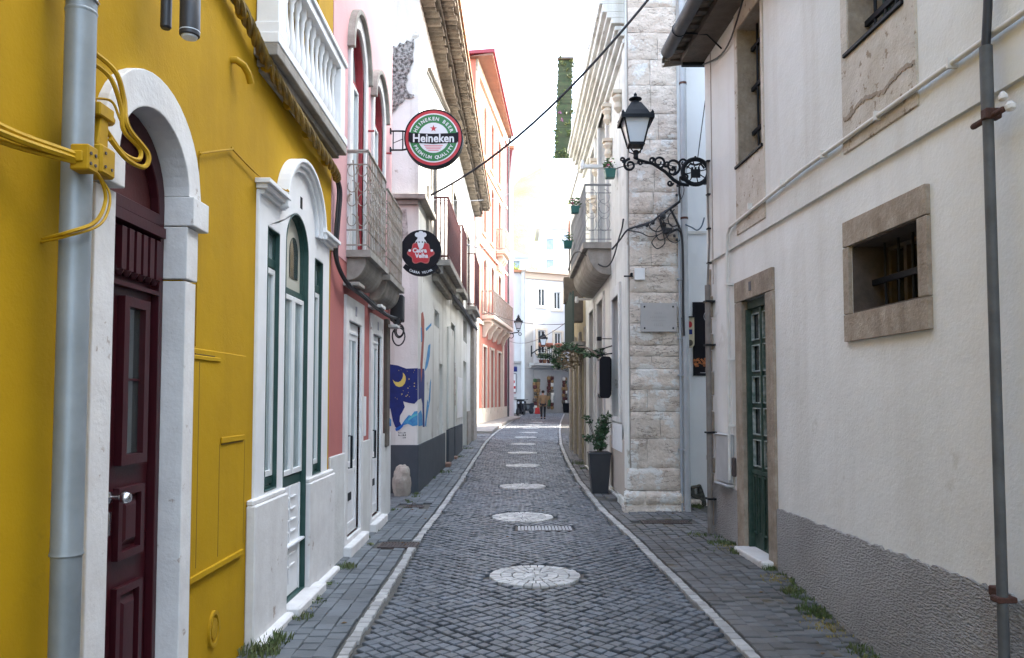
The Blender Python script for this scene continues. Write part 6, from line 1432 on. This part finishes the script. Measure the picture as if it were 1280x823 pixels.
# ================================================================ PERSON
def skin_fig(name, verts, edges, rad, m, parent=None, root=0, sub=2):
    me = bpy.data.meshes.new(name); base = wloc(parent) if parent else V3()
    me.from_pydata([V3(v)-base for v in verts], edges, []); o = bpy.data.objects.new(name, me); COL.objects.link(o)
    if parent: o.parent = parent
    md = o.modifiers.new('skin', 'SKIN'); md.use_smooth_shade = True
    for i, r in enumerate(rad): me.skin_vertices[0].data[i].radius = (r, r) if not isinstance(r, tuple) else r; me.skin_vertices[0].data[i].use_root = (i == root)
    s_ = o.modifiers.new('sub', 'SUBSURF'); s_.levels = sub; s_.render_levels = sub
    me.materials.append(m); return o
px_, py_ = 1.88, 46.6; g = gz(px_, py_)
PR = thing('person', 'person in tan jacket and dark trousers walking away with a red bag', 'person', (px_, py_, g))
q = lambda x, y, z: (px_+x, py_+y, g+z)
V = [q(0, 0, .92), q(0, 0, 1.12), q(0, .01, 1.34), q(0, .02, 1.46), q(0, .03, 1.54), q(0, .03, 1.64),
     q(.10, 0, .86), q(.10, .10, .48), q(.10, .04, .08), q(.10, .16, .035), q(-.10, 0, .86), q(-.10, -.02, .48), q(-.10, -.16, .10), q(-.10, -.05, .035),
     q(.19, .01, 1.38), q(.24, -.02, 1.12), q(.23, .06, .90), q(.23, .09, .82), q(-.19, .01, 1.38), q(-.24, -.01, 1.12), q(-.25, .04, .90), q(-.25, .06, .82)]
Ed = [(0, 1), (1, 2), (2, 3), (3, 4), (4, 5), (0, 6), (6, 7), (7, 8), (8, 9), (0, 10), (10, 11), (11, 12), (12, 13), (2, 14), (14, 15), (15, 16), (16, 17), (2, 18), (18, 19), (19, 20), (20, 21)]
skin_fig('body', V, Ed, [(.14, .10), (.13, .09), (.15, .10), .055, .07, .085, .085, .06, .045, .04, .085, .06, .045, .04, .055, .045, .035, .03, .055, .045, .035, .03], SKIN, PR)
VT = [V[0], V[6], V[7], V[8], V[10], V[11], V[12]]
skin_fig('trousers', VT, [(0, 1), (1, 2), (2, 3), (0, 4), (4, 5), (5, 6)], [(.155, .12), .105, .08, .062, .105, .08, .062], DTRO, PR)
VJ = [V[0], V[1], V[2], q(0, .02, 1.44), V[14], V[15], q(.23, .05, .93), V[18], V[19], q(-.25, .035, .93), q(0, 0, .84)]
skin_fig('jacket', VJ, [(0, 1), (1, 2), (2, 3), (2, 4), (4, 5), (5, 6), (2, 7), (7, 8), (8, 9), (0, 10)], [(.185, .13), (.17, .12), (.185, .125), .07, .075, .062, .05, .075, .062, .05, (.19, .135)], TAN, PR)
MB().lathe(q(0, .015, 1.585), [(.04, -.02), (.088, .01), (.098, .07), (.085, .12), (.04, .15), (.003, .158)], 14).build('hair', HAIR, PR, smooth=True)
m = MB()
for s_ in (-1, 1): m.hexa([V3(q(.1*s_+a, b, c)) for a in (-.05, .05) for c in (.0, .07) for b in ((-.10, .16) if s_ > 0 else (-.2, .06))])
m.build('shoes', BLK, PR, .02)
hb = MB().hexa([V3(q(-.33+a*(1.15 if c < .5 else .8), .06+b, c)) for a in (-.16, .14) for c in (.30, .68) for b in (-.06, .06)])
HB = thing('carrier_bag', 'red carrier bag held in the walking person’s left hand', 'bag', q(-.33, .06, .3))
HB['label'] = 'red carrier bag held at the left side of the walking person'
hb.build('bag_body', REDB, HB, .03); MB().tube([q(-.40, .06, .66), q(-.27, .06, .80), q(-.22, .06, .66)], .01, 5).build('bag_handle', REDB, HB)

# ================================================================ more street wall behind the camera, so light comes only from above
# (the yellow house and the off white house already run back past the camera)

# ================================================================ LIGHT + CAMERA
sun_dir = V3((math.cos(R(12))*math.cos(R(43)), math.sin(R(12))*math.cos(R(43)), math.sin(R(43))))
W = bpy.data.worlds.new('World'); S.world = W; W.use_nodes = True; nt = W.node_tree
bg = nt.nodes['Background']; sk = nt.nodes.new('ShaderNodeTexSky'); sk.sky_type = 'NISHITA'; sk.sun_disc = False
sk.sun_elevation = math.asin(sun_dir.z); sk.sun_rotation = math.atan2(sun_dir.x, sun_dir.y); sk.dust_density = 3.0; sk.air_density = 1.0; sk.ozone_density = 1.0
hs = nt.nodes.new('ShaderNodeHueSaturation'); hs.inputs['Saturation'].default_value = .68; hs.inputs['Value'].default_value = 1.0
tn = nt.nodes.new('ShaderNodeMix'); tn.data_type = 'RGBA'; tn.blend_type = 'MULTIPLY'; tn.inputs[0].default_value = 1; tn.inputs[7].default_value = (.95, 1.0, .99, 1)
nt.links.new(sk.outputs[0], hs.inputs['Color']); nt.links.new(hs.outputs[0], tn.inputs[6]); nt.links.new(tn.outputs[2], bg.inputs['Color']); bg.inputs['Strength'].default_value = .15
sl = bpy.data.lights.new('sun', 'SUN'); sl.energy = 2.0; sl.angle = R(1.2); sl.color = (1, .93, .82)
so_ = bpy.data.objects.new('sun', sl); COL.objects.link(so_); so_.rotation_euler = sun_dir.to_track_quat('Z', 'Y').to_euler()
cam = bpy.data.cameras.new('camera'); co_ = bpy.data.objects.new('camera', cam); COL.objects.link(co_)
cam.sensor_width = 36; cam.lens = 27.0; cam.shift_y = (CY-411.5)/1280; cam.clip_end = 3000; cam.clip_start = .05
co_.location = CAM; co_.rotation_euler = (R(90)+TH, 0, 0); S.camera = co_
S.view_settings.view_transform = 'Standard'; S.view_settings.look = 'None'; S.view_settings.gamma = 1; S.view_settings.use_curve_mapping = False
S.view_settings.exposure = 3.2
S.cycles.max_bounces = 8; S.cycles.diffuse_bounces = 5
